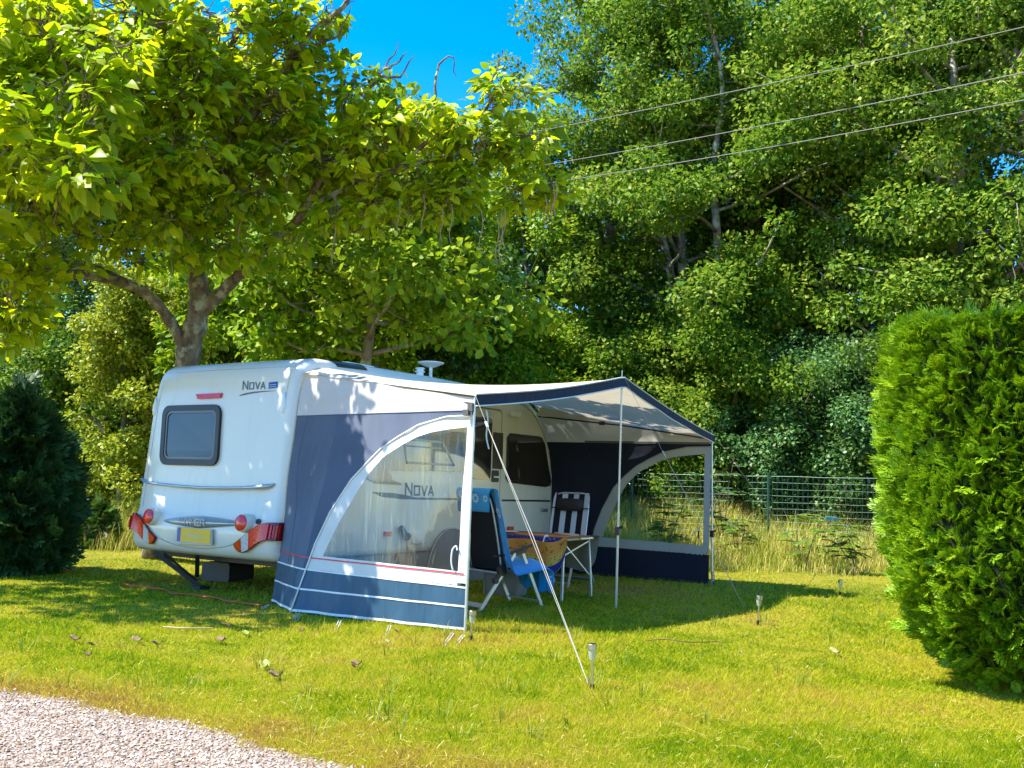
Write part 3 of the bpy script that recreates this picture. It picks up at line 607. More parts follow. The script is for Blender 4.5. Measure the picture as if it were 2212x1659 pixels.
aw = thing('awning', 'navy and white sun canopy with clear arched side windows fixed to the caravan', 'awning', (0,0,0))
DEP = 2.44
def sst(a, b, x): t_ = min(1, max(0, (x-a)/(b-a))); return t_*t_*(3-2*t_)
def rail_y(z): return max(.03, ry(max(z,.86), 0)) + .045
def P_rear(x, z, d=0.):
    s = min(1, max(0, x/DEP)); y0 = (1-s)*rail_y(z) + s*-.11; bl = x/.64 if x < .64 else (DEP-x)/(DEP-.64)
    k = max(0, bl); xx = x - .10*(1-s)*max(0, 1-z/.9)*(1 if x < .64 else (DEP-x)/(DEP-.64))
    return V(xx + .035*sst(0,2,z)*s, y0 - .33*k*(1-min(1, max(0, z/1.95)))**1.2 - d + .006*math.sin(x*9+z*3) + .010*math.sin(5*x-6*z)*sst(.3,1.2,z)*(1-sst(1.5,1.9,z)) + .012*math.sin(x*16+1.5*z)*(1-sst(0,.4,z)), z)
def fr_y(z): return float(np.interp(z, [.3,.9,1.4,1.75,2.02,2.24,2.36], [5.46,5.48,5.47,5.40,5.25,5.05,4.9]))
def P_front(x, z, d=0.):
    s = min(1, max(0, x/DEP)); return V(x+.01*sst(0,2,z)*s, (1-s)*fr_y(z) + s*5.66 + .12*s*(1-s) + d + .008*math.sin(x*7+z*2), z)
AO = [(.64,.0),(.675,.35),(.72,.66),(.83,.96),(1.01,1.28),(1.17,1.44),(1.35,1.59),(1.55,1.70),(1.77,1.80),(2.11,1.87),(2.44,1.88)]
AI = [(.84,.55),(.92,.78),(1.01,.97),(1.10,1.15),(1.21,1.33),(1.38,1.50),(1.60,1.62),(1.76,1.69),(1.93,1.73),(2.16,1.76),(2.35,1.775)]
ip = lambda T, x: float(np.interp(x, [p[0] for p in T], [p[1] for p in T]))
ao, ai = (lambda x: ip(AO, x)), (lambda x: ip(AI, x))
def topz(x): s = min(1, x/DEP); return 2.43 - .40*s - .02*math.sin(PI*s) if x > .03 else 2.3
def region(fn, xs, lo_, hi_, name, m, par, nz=10, d=0.):
    b = MB(); xs = list(xs); n = len(xs)
    for x in xs:
        a, c = lo_(x), max(lo_(x)+.001, hi_(x))
        b.v += [tuple(fn(x, a+(c-a)*j/nz, d)) for j in range(nz+1)]
    k = nz+1; b.f = [(i*k+j, (i+1)*k+j, (i+1)*k+j+1, i*k+j+1) for i in range(n-1) for j in range(nz)]; b.m = [0]*len(b.f)
    return b.build(name, m, par, smooth=True)
def lin(a, c, n): return [a+(c-a)*i/n for i in range(n+1)]
def side_panel(fn, name, navy, white, pvc, filmm, line, d1):
    sp = region(fn, lin(.02,.64,10), lambda x: .42, lambda x: 1.92, name, navy, aw, 12)
    region(fn, sorted(lin(.64,2.44,40)+[.645,.66,.675,.7,.72,.76]), lambda x: max(.42, ao(x)), lambda x: 1.92, 'arch_infill', navy, sp, 8)
    region(fn, lin(.02,2.44,24), lambda x: 1.921, topz, 'gable', fab_top, sp, 5)
    xs = sorted(lin(.84,2.35,40))
    region(fn, xs, ai, ao, 'arch_band', white, sp, 4)
    region(fn, [.675,.69,.72,.76,.80,.84], lambda x: .42, ao, 'arch_band', white, sp, 8)
    region(fn, [2.35,2.38,2.41,2.44], lambda x: .42, ao, 'pole_band', white, sp, 10)
    region(fn, lin(.84,2.35,24), lambda x: .55-.03*(x-.84)/1.5-.13, lambda x: .55-.03*(x-.84)/1.5, 'sill_band', white, sp, 3)
    region(fn, xs, lambda x: .55-.03*(x-.84)/1.5, ai, 'window', filmm, sp, 12)
    sk = region(fn, lin(.0,2.44,36), lambda x: .03, lambda x: .42-.02*x/2.44, 'skirt', pvc, sp, 5)
    region(fn, lin(.0,2.44,30), lambda x: .0, lambda x: .03, 'mud_flap', fab_dark, sp, 2, -.012)
    return sp, sk
sp, sk = side_panel(P_rear, 'side_panel', fab_navy, fab_white, fab_pvc, film, True, -1)
def strip(fn, x0, x1, z0, z1, w, name, m, par, d=.004, n=30):
    return region(fn, lin(x0,x1,n), lambda x: z0+(z1-z0)*(x-x0)/(x1-x0)-w/2, lambda x: z0+(z1-z0)*(x-x0)/(x1-x0)+w/2, name, m, par, 1, d)
strip(P_rear, .0, 2.42, .535, .50, .012, 'red_trim', pipe_red, sp, .006)
strip(P_rear, .0, 2.44, .425, .385, .014, 'white_line', pipe_w, sk, .005)
strip(P_rear, .0, 2.44, .235, .225, .016, 'white_line', pipe_w, sk, .005)
strip(P_rear, .0, 2.44, .035, .035, .022, 'white_line', pipe_w, sk, .006)
b = MB(); b.tube([P_rear(x, z, .008) for x, z in AO], .008, 6); b.build('piping', pipe_w, sp, smooth=True)
b = MB(); b.tube([P_rear(.22+.07*math.sin(z*3), z, .002) for z in lin(.45,1.9,10)], .003, 5); b.build('seam', paint('seam_navy', (.10,.12,.2), .7), sp)
b = MB(); b.tube([P_rear(x, 1.922, .003) for x in lin(.02,2.44,20)], .004, 5); b.build('seam', paint('seam_navy', (.10,.12,.2), .7), sp)
ziploop = smooth_line([P_rear(2.31,.53,.02),P_rear(2.295,.60,.03),P_rear(2.30,.70,.03),P_rear(2.33,.735,.02),P_rear(2.345,.70,.02)], 4)
b = MB(); b.tube(ziploop, .007, 6); b.build('window_tie', pipe_w, sp)
fpn, fsk = side_panel(P_front, 'side_panel', fab_dark, fab_grey, fab_dark, film2, False, 1)  # navy is darkened in the cloth colour for the shade at this end
tag(fpn, 'dark navy end panel at the front of the caravan')
strip(P_front, .6, 2.42, 1.93, 1.925, .03, 'trim_tape', paint('tape_grey', (.10,.10,.105), .7), fpn, -.006)
b = MB(); b.tube([P_front(x, z, -.008) for x, z in AO], .006, 6); b.build('piping', paint('piping_taupe', (.30,.29,.27), .6), fpn, smooth=True)
b = MB(); b.tube([P_front(2.29,z,-.01) for z in (.62,.68,.72)], .012, 6); b.build('window_tie', black_plastic, fpn)
# roof sheet
APX = V(2.72, 2.30, 2.46); FL = V(2.475,-.13,2.05); FR = V(2.455,5.70,2.03)
def front_edge(t_):
    k = .412; 
    return FL.lerp(APX, t_/k) - V(0,0,.035*math.sin(PI*t_/k)) if t_ < k else APX.lerp(FR, (t_-k)/(1-k)) - V(0,0,.03*math.sin(PI*(t_-k)/(1-k)))
def rail_edge(t_):
    y = .30+4.75*t_; z = 2.475-.10*max(0, 1-t_/.06)**2-.10*max(0, (t_-.93)/.07)**2; return V(.01, y if t_ > .02 else .22, z)
def roof(t_, s):
    p = rail_edge(t_).lerp(front_edge(t_), s); return p - V(0,0,.045*math.sin(PI*s)*math.sin(PI*t_)**.5) + V(0,0,.012*math.sin(t_*23)*s*(1-s))
b = MB(); b.grid(roof, 48, 16); b.build('roof', fab_roof, aw, smooth=True)
def val(u, v): p = front_edge(u); return p + V(.022+.006*math.sin(u*34)*v, 0, .008-.10*v)
b = MB(); b.grid(val, 60, 4); vl = b.build('valance', fab_val, aw, smooth=True)
b = MB(); b.tube([val(u,1)+V(.002,0,0) for u in lin(0,1,60)], .007, 6); b.build('valance_piping', pipe_w, vl, smooth=True)
b = MB(); b.tube([val(u,0)+V(-.002,0,.004) for u in lin(0,1,60)], .008, 6); b.build('valance_seam', paint('seam_cream', (.6,.58,.53), .6), vl, smooth=True)
# poles and rafters
def pole(a, c, name, clampz=None, spike=.06):
    b = MB(); a, c = Vector(a), Vector(c); m = a.lerp(c, .42); b.tube([a, m], .014, 10); b.tube([m, c], .011, 10); p = b.build(name, alu, aw, smooth=R(40))
    if clampz: b = MB(); q = a.lerp(c, clampz); b.box(q, (.05,.05,.09)); b.bar(q+V(.0,0,.02), q+V(.06,-.02,.05), .02,.02); b.build('clamp', black_plastic, p)
    b = MB(); b.tube([c, c+V(0,0,spike+.05)], .004, 6); b.build('spike', steel, p); return p
pole((2.46,-.125,0),(2.475,-.12,2.03),'corner_pole',None)
pole((2.63,2.43,0),(2.70,2.33,2.44),'centre_pole',.335)
pole((2.475,5.69,0),(2.45,5.70,2.01),'corner_pole',.34)
b = MB(); b.tube([V(.04,5.02,2.28),V(1.25,5.36,2.16),V(2.43,5.66,1.99)], .011, 8); rf = b.build('rafter', dark_steel, aw); b = MB(); b.box((.95,5.28,2.19),(.07,.05,.05)); b.build('clamp', black_plastic, rf)
b = MB(); b.tube([V(.05,.36,2.30),V(2.45,-.10,1.98)], .011, 8); b.build('rafter', dark_steel, aw)
b = MB(); b.box((2.45,-.135,1.945),(.05,.05,.07)); b.box((2.41,-.15,1.90),(.06,.04,.05)); b.build('pole_bracket', paint('bracket_brown', (.09,.08,.075), .5), aw)
b = MB(); b.grid(lambda u,v: V(2.50+.012*math.sin(u*7)+.01, .0+.05*u+.022*v, 1.93-.34*u), 12, 1); b.build('tie_strap', pipe_w, aw)
# guy ropes with runners and pegs
rope_m = paint('guy_rope', (.36,.34,.29), .8)
def guy(a, g, split, name='guy_rope'):
    a = Vector(a); g = Vector(g); b = MB(); b.tube([a, g], .0018, 6); m = a.lerp(g, split); sd = V(.012,.012,0); b.tube([m, m.lerp(g,.5)+sd*1.2, g], .0026, 6); rp_ = b.build(name, rope_m, aw)
    b = MB(); b.bar(a.lerp(g, split-.012), a.lerp(g, split+.012), .018, .012); b.build('runner', paint('runner', (.5,.48,.44), .5), rp_)
    d = (g-a).normalized(); b = MB(); b.tube([g+V(0,0,.05), g-V(0,0,.02)], .006, 6); b.build('peg', steel, rp_)
guy((2.475,-.13,2.07), gnd(1272,1488)+V(0,0,.02), .14)
guy((2.74,2.30,2.47), gnd(1607,1316)+V(0,0,.02), .33)
guy((2.46,5.72,2.06), gnd(1760,1240)+V(0,0,.02), .2)
b = MB(); q = V(2.74,2.30,2.47).lerp(gnd(1607,1316), .64); b.bar(q, q+V(-.06,-.13,-.10), .012,.008); b.build('rope_end', rope_m, aw)
# ladder straps and pegs along the skirt
for (x0, y0), (x1, y1) in (((648,1326),(641,1343)),((735,1339),(725,1360)),((842,1351),(835,1374)),((978,1368),(958,1394)),((1001,1372),(986,1392)),((640,1326),(634,1340)),((580,1306),(566,1316))):
    a = gnd(x0, y0, .04); g = gnd(x1, y1, .005); b = MB(); sd = V(.011,.004,0)
    b.bar(a+sd, g+sd, .005,.004); b.bar(a-sd, g-sd, .005,.004)
    for k in range(5): q = a.lerp(g, k/4); b.bar(q+sd, q-sd, .005,.004)
    ps = b.build('peg_strap', paint('strap_grey', (.5,.5,.48), .5), aw); b = MB(); b.tube([g+V(0,0,.03), g-V(0,0,.02)], .005, 6); b.build('peg', steel, ps)

# ================================================================ UNDER THE AWNING
chair_black = cloth('chair_black_cloth', (.016,.013,.015), .02, weave=900, fold=.15)
t = NT('striped_cloth'); sp_ = t.n('ShaderNodeSeparateXYZ'); t.l(t.coord('Object'), sp_.inputs[0])
fx = t.math('FRACT', t.math('ADD', t.math('MULTIPLY', sp_.outputs[0], 1/.162), .12))
striped = t.shade(t.bsdf(t.mix(t.math('GREATER_THAN', fx, .53), (.016,.015,.02), (.56,.62,.72)), .8, 0, .2, 0, t.bump(t.noise(4,2), .3, .05)))
seat_black = chair_black
def camp_chair(name, label, loc, rz, fabric, headrest, group):
    t_ = thing(name, label, 'chair', loc, rz, group)          # faces local +y
    hw = .285
    for s in (-1, 1):
        x = s*hw
        b = MB(); b.bar((x,-.44,0),(x,.04,.60),.035,.018,(1,0,0)); b.build('leg', alu, t_)
        b = MB(); b.bar((x-s*.022,.43,0),(x-s*.022,.13,.585),.035,.018,(1,0,0)); b.build('leg', alu, t_)
        b = MB(); pts = smooth_line([V(x,-.27,.545),V(x,-.10,.565),V(x,.10,.615),V(x,.26,.655)], 4); b.tube(pts, [.012,.016,.018,.02,.022,.024,.026,.027,.027,.026,.025,.024,.018], 8, flat=.6); b.build('armrest', black_plastic, t_, smooth=True)
        b = MB(); b.bar((x,.02,.57),(x,.15,.60),.05,.03,(1,0,0)); b.build('arm_joint', black_plastic, t_)
        b = MB(); b.lathe((x-.02,-.16,.40), [(.0,0),(.055,0),(.055,.04),(.0,.04)], 14, Vector((1,0,0))); b.lathe((x-.02,-.24,.30), [(.0,0),(.03,0),(.03,.04),(.0,.04)], 12, Vector((1,0,0))); b.bar((x,-.16,.40),(x,-.24,.30),.04,.03,(1,0,0)); b.build('hub', black_plastic, t_)
    b = MB(); b.bar((-hw,-.40,.055),(hw,-.40,.055),.014,.06,(0,1,.7)); b.build('stretcher', alu, t_)
    b = MB(); b.bar((-hw,.40,.06),(hw,.40,.06),.014,.03,(0,1,0)); b.build('stretcher', alu, t_)
    b = MB(); b.tube([V(-hw+.03,-.17,.37),V(hw-.03,-.17,.37)], .013, 8); b.tube([V(-.25,.36,.44),V(-.25,-.16,.38)], .012, 8); b.tube([V(.25,.36,.44),V(.25,-.16,.38)], .012, 8); b.tube([V(-.25,.37,.44),V(.25,.37,.44)], .012, 8); b.build('seat_frame', alu, t_)
    b = MB(); loop = smooth_line([V(-.245,-.13,.40),V(-.25,-.20,.72),V(-.245,-.285,1.05),V(-.20,-.32,1.17),V(0,-.325,1.185),V(.20,-.32,1.17),V(.245,-.285,1.05),V(.25,-.20,.72),V(.245,-.13,.40)], 4); b.tube(loop, .012, 8); b.build('back_frame', alu, t_, smooth=True)
    def back(u, v):
        z = .40+.79*v; y = float(np.interp(z, [.40,.72,1.05,1.19],[-.13,-.20,-.285,-.325])); w = .26*(1-.10*max(0,(v-.85)/.15)**2); x = (u-.5)*2*w; return V(x, y-.035*(1-(2*u-1)**2)+.02, z)
    b = MB(); b.grid(back, 14, 16); b.grid(lambda u,v: back(1-u,v)-V(0,.022,0), 14, 16); b.build('backrest', fabric, t_, smooth=True)
    b = MB(); b.grid(lambda u,v: V((u-.5)*.5, -.14+.52*v, .41+.045*v-.025*(1-(2*u-1)**2)), 10, 8); b.grid(lambda u,v: V((.5-u)*.5, -.14+.52*v, .395+.045*v-.025*(1-(2*u-1)**2)), 10, 8); b.build('seat', fabric if headrest else chair_black, t_, smooth=True)
    b = MB(); b.bar((-.262,-.245,.985),(.262,-.245,.985),.012,.035,(0,1,0)); b.bar((-.262,-.31,.985),(.262,-.31,.985),.006,.035,(0,1,0)); b.build('strap', chair_black, t_)
    b = MB()
    def pil(u, v):
        a, h = (u-.5)*2, 2*PI*v; th = .045*(1-a**6*.7); return V(a*.185, -.235+th*math.cos(h)*1.0-.02*a*a, 1.03+.085*math.sin(h)*(1-.2*abs(a)**5))
    b.grid(pil, 12, 16); b.build('headrest', paint('headrest_black', (.022,.016,.016), .7), t_, smooth=True)
    return t_
g1c, g2c = gnd(1038,1322), gnd(1172,1311)
fdir = (g2c-g1c); fdir.z = 0; fdir.normalize(); rzc = math.atan2(-fdir.x, fdir.y)
ctr = (g1c+g2c)/2 + Vector((-fdir.y, fdir.x, 0))*.285; ctr.z = 0
ch1 = camp_chair('camping_chair', 'black reclining camping chair with a blue towel over it', ctr, rzc, chair_black, False, 'camping chairs under the awning')
ch2 = camp_chair('camping_chair', 'black and white striped reclining camping chair behind the table', (1.02,4.08,0), PI+.12, striped, True, 'camping chairs under the awning')
# towel
t = NT('blue_towelling'); c = t.ramp(t.noise(3,3), [(.3,(.0,.22,.58)),(.7,(.0,.33,.74))]); towel_m = t.shade(t.bsdf(c, .95, 0, .1, 0, t.bump(t.math('ADD', t.noise(300,1), t.math('MULTIPLY', t.noise(6,2), 3.)), .5, .012), .4))
tw = thing('beach_towel', 'blue flower printed beach towel draped over the black camping chair', 'towel', ctr, rzc)
path = smooth_line([V(0,-.325,.99),V(0,-.345,1.10),V(0,-.36,1.19),V(0,-.33,1.235),V(0,-.28,1.20),V(0,-.235,1.05),V(0,-.155,.72),V(0,-.08,.47),V(0,.06,.455),V(0,.28,.475),V(0,.40,.475),V(0,.455,.42),V(0,.47,.30),V(0,.475,.20)], 4)
def towel(u, v):
    f = u*(len(path)-1); i = min(int(f), len(path)-2); p = path[i].lerp(path[i+1], f-i); x0 = -.27; x1 = float(np.interp(u, [0,.2,.3,.5,.62,.75,1],[.25,.29,.37,.41,.40,.37,.35])); x = x0+(x1-x0)*v
    if u > .8: x = x*.9+.05
    sag = 0 if u < .3 else .09*sst(.85,1,v)*(1-sst(.8,.95,u)); ripple = (.016*math.sin(v*15+u*7)+.010*math.sin(v*31-u*5))*sst(.2,.4,u)*(.5+.9*u)
    return p + V(x, ripple, -sag + ripple*.6 - (.06*v if u > .85 else 0))
b = MB(); b.grid(towel, 60, 18); tb = b.build('towel_cloth', towel_m, tw, smooth=True)
md = tb.modifiers.new('thick', 'SOLIDIFY'); md.thickness = .008; md.offset = 1
flower_m = paint('flower_white', (.72,.78,.82), .9); flower_c = paint('flower_dark', (.01,.03,.10), .9)
def flower(u, v, r):
    p = towel(u, v); du = (towel(u+.01, v)-p).normalized(); dv = (towel(u, min(1,v+.03))-p).normalized(); nn = du.cross(dv).normalized()
    b = MB()
    for sg in (-1, 1):
        for k in range(11):
            a = 2*PI*k/11; e = du*math.cos(a)+dv*math.sin(a); q = -du*math.sin(a)+dv*math.cos(a); o = nn*.011*sg
            b.add([p+o+e*r*.38-q*r*.05, p+o+e*r*.75-q*r*.16, p+o+e*r, p+o+e*r*.75+q*r*.16, p+o+e*r*.38+q*r*.05], [(0,1,2,3,4)])
    f = b.build('flower_print', flower_m, tb); return f
for u, v, r in ((.10,.62,.055),(.10,.92,.04),(.13,.2,.05),(.93,.62,.06),(.40,.86,.05),(.88,.95,.04),(.52,.5,.06)): flower(u, v, r)
# table and its cloth
TX0, TX1, TY0, TY1, TZ = .88, 1.98, 2.42, 3.18, .70
tbl = thing('folding_table', 'folding aluminium table under a patterned cloth', 'table', ((TX0+TX1)/2,(TY0+TY1)/2,0)); cx, cy = (TX0+TX1)/2, (TY0+TY1)/2
b = MB(); b.slab(rrect(-.55,.55,-.38,.38,.06), lambda x,y,h: V(x,y,TZ-.03+h), .025); fix(b.build('table_top', paint('table_grey', (.45,.46,.47), .5), tbl))
for sx in (-1, 1):
    for sy in (-1, 1):
        b = MB(); b.bar((sx*.50,sy*.30,TZ-.03),(sx*.52,sy*.35,0),.03,.022,(1,0,0)); b.build('leg', alu, tbl)
    b = MB(); b.bar((sx*.505,-.31,.50),(sx*.505,.30,TZ-.05),.014,.014); b.bar((sx*.505,.32,.25),(sx*.49,-.30,TZ-.05),.014,.014); b.build('brace', alu, tbl)
b = MB(); b.bar((.555,-.02,TZ-.012),(.555,.26,TZ-.012),.03,.02); b.build('edge_rail', alu, tbl)
t = NT('provencal_cloth'); uv = t.n('ShaderNodeSeparateXYZ'); t.l(t.coord('UV'), uv.inputs[0]); U, Vv = uv.outputs[0], uv.outputs[1]
wob = t.math('ADD', Vv, t.math('MULTIPLY', t.noise(5,2), .012))
navy, ora, yel = (.022,.025,.17), (.62,.27,.05), (.60,.38,.07)
band = t.ramp(wob, [(0,navy),(.055,navy),(.06,yel),(.125,yel),(.13,ora),(.225,ora),(.23,navy),(.30,navy),(.305,ora),(.325,ora),(.33,(.10,.03,.02)),(.345,ora),(.36,(.12,.04,.02)),(.375,ora)], 'CONSTANT')
band2 = t.ramp(wob, [(0,ora),(.50,ora),(.52,(.12,.04,.02)),(.56,ora),(.60,(.12,.04,.02)),(.64,ora),(.68,navy),(.76,navy),(.77,ora),(.87,ora),(.875,yel),(.94,yel),(.945,navy)], 'CONSTANT')
col = t.mix(t.math('GREATER_THAN', wob, .375), band, band2)
vo = t.n('ShaderNodeTexVoronoi'); vo.inputs['Scale'].default_value = 1; mp = t.n('ShaderNodeMapping'); mp.inputs['Scale'].default_value = (38,46,1); t.l(t.coord('UV'), mp.inputs['Vector']); t.l(mp.outputs[0], vo.inputs['Vector']); vo.inputs['Randomness'].default_value = .35
dots = t.math('MULTIPLY', t.math('LESS_THAN', vo.outputs['Distance'], .24), t.math('MULTIPLY', t.math('GREATER_THAN', wob, .062), t.math('LESS_THAN', wob, .122)))
col = t.mix(dots, col, (.06,.035,.02))
spr = t.noise(16, 4, coord='UV', rough=.7, vec=t.mapping((22,26,1), coord='UV')); ol = t.math('MULTIPLY', t.math('GREATER_THAN', t.noise(1, 2, vec=t.mapping((26,34,1),(0,0,.5),'UV')), .585), t.math('MULTIPLY', t.math('GREATER_THAN', wob, .15), t.math('LESS_THAN', wob, .205)))
col = t.mix(ol, col, (.16,.15,.045))
gold = t.math('MULTIPLY', t.math('GREATER_THAN', t.noise(1, 4, vec=t.mapping((60,60,1),(0,0,.3),'UV'), rough=.7), .60), t.math('MULTIPLY', t.math('GREATER_THAN', wob, .235), t.math('LESS_THAN', wob, .30)))
col = t.mix(gold, col, (.50,.38,.10))
cloth_m = t.shade(t.bsdf(col, .75, 0, .25, 0, t.bump(t.noise(5,2), .2, .05)))
lining_m = cloth('cloth_lining', (.40,.36,.27), .25)
tc = thing('tablecloth', 'blue and orange patterned tablecloth with olives hanging over the folding table', 'tablecloth', (cx,cy,0))
def drape(u, v, off=0.):
    """u along x, v across; the cloth falls on the two long sides with rounded ends"""
    x = (u-.5)*1.20; e = abs(2*u-1); drop = .27*math.sqrt(max(0, 1-min(1, max(0, e-.3)/.7)**3.4))+.15+.03*math.sin(u*9); half = .40; Ltot = half+drop; s = (v-.5)*2*Ltot; a = abs(s); sg = 1 if s > 0 else -1
    if a <= half: return V(x, s, TZ+.006-off + .004*math.sin(u*21)*math.sin(v*9))
    f = a-half; rp_ = min(f, .03); fold = .022*math.sin(u*26+sg)*min(1, f/.15)+.02*math.sin(u*11+2*sg)*min(1, f/.2)
    corner = .05*max(0, e-.75)/.25*min(1,f/.1)
    return V(x - math.copysign(.10*max(0,e-.6)*min(1,f/.2), 2*u-1), sg*(half+.012+.05*f+fold-off*1.0-corner), TZ+.006-off-f*.97)
def uvgrid(name, fn, nu, nv, m, par):
    b = MB(); b.grid(fn, nu, nv); o = b.build(name, m, par, smooth=True); uvl = o.data.uv_layers.new(name='UVMap'); 
    for lp in o.data.loops: i = lp.vertex_index; uvl.data[lp.index].uv = ((i//(nv+1))/nu, (i%(nv+1))/nv)
    return o
tcl = uvgrid('cloth', drape, 60, 56, cloth_m, tc); uvgrid('lining', lambda u,v: drape(u,v,.006), 60, 56, lining_m, tc)
b = MB(); b.bar((.33,-.425,TZ+.02),(.325,-.46,TZ-.05),.022,.006,(1,0,0)); b.bar((.33,-.425,TZ+.018),(.33,-.36,TZ+.014),.022,.004,(1,0,0)); b.build('cloth_clip', white_plastic, tc)
pl = thing('plate', 'white plate lying on the patterned tablecloth', 'plate', (1.12,2.62,TZ+.012)); b = MB(); b.lathe((0,0,0), [(.05,0),(.07,.004),(.115,.014),(.117,.018),(.07,.009),(0,.007)], 28); b.build('dish', white_plastic, pl, smooth=R(40))
bdm = thing('wooden_board', 'pale wooden board on the right end of the table', 'board', (1.80,2.86,TZ+.014), R(-25)); b = MB(); b.slab(rrect(-.17,.13,-.07,.07,.05), lambda x,y,h: V(x,y,h), .014); b.bar((-.16,0,.007),(-.30,.01,.010),.03,.012); fix(b.build('board', paint('pale_wood', (.50,.44,.36), .6), bdm))
# striped box of things below the table, stool seen through the film
bxx = thing('storage_tub', 'grey clear plastic storage tub on the grass under the table', 'tub', (1.15,2.55,0), .2)
t = NT('cloudy_plastic'); cl = t.bsdf((.34,.33,.31), .35, 0, .4); tr = t.n('ShaderNodeBsdfTransparent'); tr.inputs[0].default_value = (.8,.8,.78,1); cloudy = t.shade(cl, tr.outputs[0], .3)
b = MB(); b.slab(rrect(-.24,.24,-.17,.17,.05), lambda x,y,h: V(x*(.88+.12*h/.26),y*(.88+.12*h/.26),h), .26); fix(b.build('tub_body', cloudy, bxx))
b = MB(); b.slab(rrect(-.255,.255,-.185,.185,.05), lambda x,y,h: V(x,y,.262+h), .025); fix(b.build('lid', paint('lid_grey', (.25,.25,.24), .5), bxx))
sp0 = gnd(752,1193,.45); sp0.z = 0
stl = thing('stool', 'small folding stool with a round blue seat beside the caravan wall', 'stool', sp0, .3)
blue_pl = paint('blue_plastic', (.0,.17,.48), .3)
b = MB(); b.lathe((0,0,.43), [(.17,0),(.20,.005),(.205,.02),(.19,.034),(.0,.03)], 32); b.build('seat', blue_pl, stl, smooth=R(40))
for s in (-1, 1):
    b = MB(); b.tube(smooth_line([V(s*.02-.14,-.15,0),V(s*.02-.14,-.15,.06),V(s*.02+.13,-.15,.36),V(s*.02+.15,-.10,.42),V(s*.02+.15,.10,.42),V(s*.02+.13,.15,.36),V(s*.02-.14,.15,.06),V(s*.02-.14,.15,0)] if s > 0 else [V(.16,-.13,0),V(.16,-.13,.06),V(-.11,-.13,.36),V(-.13,-.09,.42),V(-.13,.09,.42),V(-.11,.13,.36),V(.16,.13,.06),V(.16,.13,0)], 4), .011, 8); b.build('leg', alu, stl, smooth=True)

# ================================================================ SOLAR LIGHTS
t = NT('lamp_glass'); gls = t.bsdf((.62,.62,.5), .12, 0, .6); tr = t.n('ShaderNodeBsdfTransparent'); tr.inputs[0].default_value = (.9,.9,.86,1); lampglass = t.shade(gls, tr.outputs[0], .55)
def solar(px, py, h, lean, label):
    p = gnd(px, py); t_ = thing('solar_light', label, 'garden light', p, 0, 'solar stake lights round the awning'); t_.rotation_euler = lean
    b = MB(); b.tube([V(0,0,-.03),V(0,0,.05)], .014, 10); b.build('spike', black_plastic, t_)
    b = MB(); b.tube([V(0,0,.02),V(0,0,h-.095)], .0085, 12); b.build('stake', steel, t_, smooth=R(40))
    b = MB(); b.lathe((0,0,h-.10), [(.010,0),(.018,.004),(.024,.03),(.0265,.066),(.0,.066)], 18); b.build('lamp_glass', lampglass, t_, smooth=R(40))
    b = MB(); b.lathe((0,0,h-.036), [(.0275,0),(.031,.002),(.031,.034),(.029,.036),(.0,.036)], 20); cp = b.build('cap', steel, t_, smooth=R(40))
    b = MB(); b.box((0,0,h+.002),(.034,.034,.003)); b.build('solar_cell', black_print, cp)
solar(1280,1496,.30,(.0,-.035,0),'solar stake light at the foot of the long guy rope, closest to the gravel')
solar(1637,1351,.285,(0,.05,0),'solar stake light at the foot of the centre pole guy rope')
solar(1017,1386,.25,(0,.04,0),'solar stake light beside the sunlit awning corner pole')
solar(1815,1287,.20,(0,.03,0),'small solar stake light near the clipped hedge')
solar(1541,1263,.17,(0,-.04,0),'short solar stake light beside the shaded far corner pole')

# ================================================================ FALLEN LEAVES AND TWIGS
def leaf_blade(L, W, curl, n=8):
    vs = []; fs = []
    for i in range(n+1):
        u = i/n; w = W*math.sin(PI*min(1, u*.93+.07)**.75)*(1 if u < .98 else .3)
        for s in (-1, -.5, 0, .5, 1): vs.append((L*(u-.5), w*s, curl*abs(s)**1.5*(.6+.4*math.sin(u*7)) + curl*.6*(u-.5)**2*4 + .004*math.sin(9*u+3*s)))
    for i in range(n):
        for k in range(4): fs.append((i*5+k, (i+1)*5+k, (i+1)*5+k+1, i*5+k+1))
    return vs, fs
brown_leaf = paint('brown_leaf', (.19,.12,.06), .8, var=.4, scale=25); green_leaf = paint('fallen_green_leaf', (.22,.25,.035), .6, var=.2, scale=25)
pale_leaf = paint('pale_leaf', (.28,.25,.09), .8, var=.2, scale=25)
def fallen(px, py, L, W, curl, rz, m, label, group):
    p = gnd(px, py); b = MB(); b.add(*leaf_blade(L*.75, W*.62, curl*.5)); o = b.build('fallen_leaf', m, None, smooth=True); o.location = (p.x, p.y, .035); o.rotation_euler = (RNG.uniform(-.15,.15), RNG.uniform(-.15,.15), rz)
    tag(o, label, 'leaf', group); b2 = o.modifiers.new('thick','SOLIDIFY'); b2.thickness = .0015
GB = 'curled brown leaves lying on the lawn'; LB = 'curled brown catalpa leaf lying on the sunny lawn'
for x, y, L, W, c_, rz in ((160,1392,.13,.05,.05,.3),(198,1403,.09,.04,.04,1.2),(295,1394,.14,.05,.045,.2),(338,1402,.10,.04,.05,.8),(478,1394,.15,.055,.05,-.2),(595,1473,.12,.045,.06,.4),(770,1447,.11,.045,.05,.2),(765,1452,.06,.03,.04,.9),(490,1360,.12,.03,.03,.6),(650,1372,.08,.03,.04,0),(190,1427,.07,.03,.04,.3),(858,1373,.07,.03,.03,.4)): fallen(x, y, L, W, c_, rz, brown_leaf, LB, GB)
fallen(572,1452,.19,.055,.055,-.55,green_leaf,'long green fallen leaf with a shadow under it, on the lawn near the gravel',None)
fallen(532,1378,.15,.04,.025,-.35,green_leaf,'slim pale green fallen leaf on the lawn below the caravan',None)
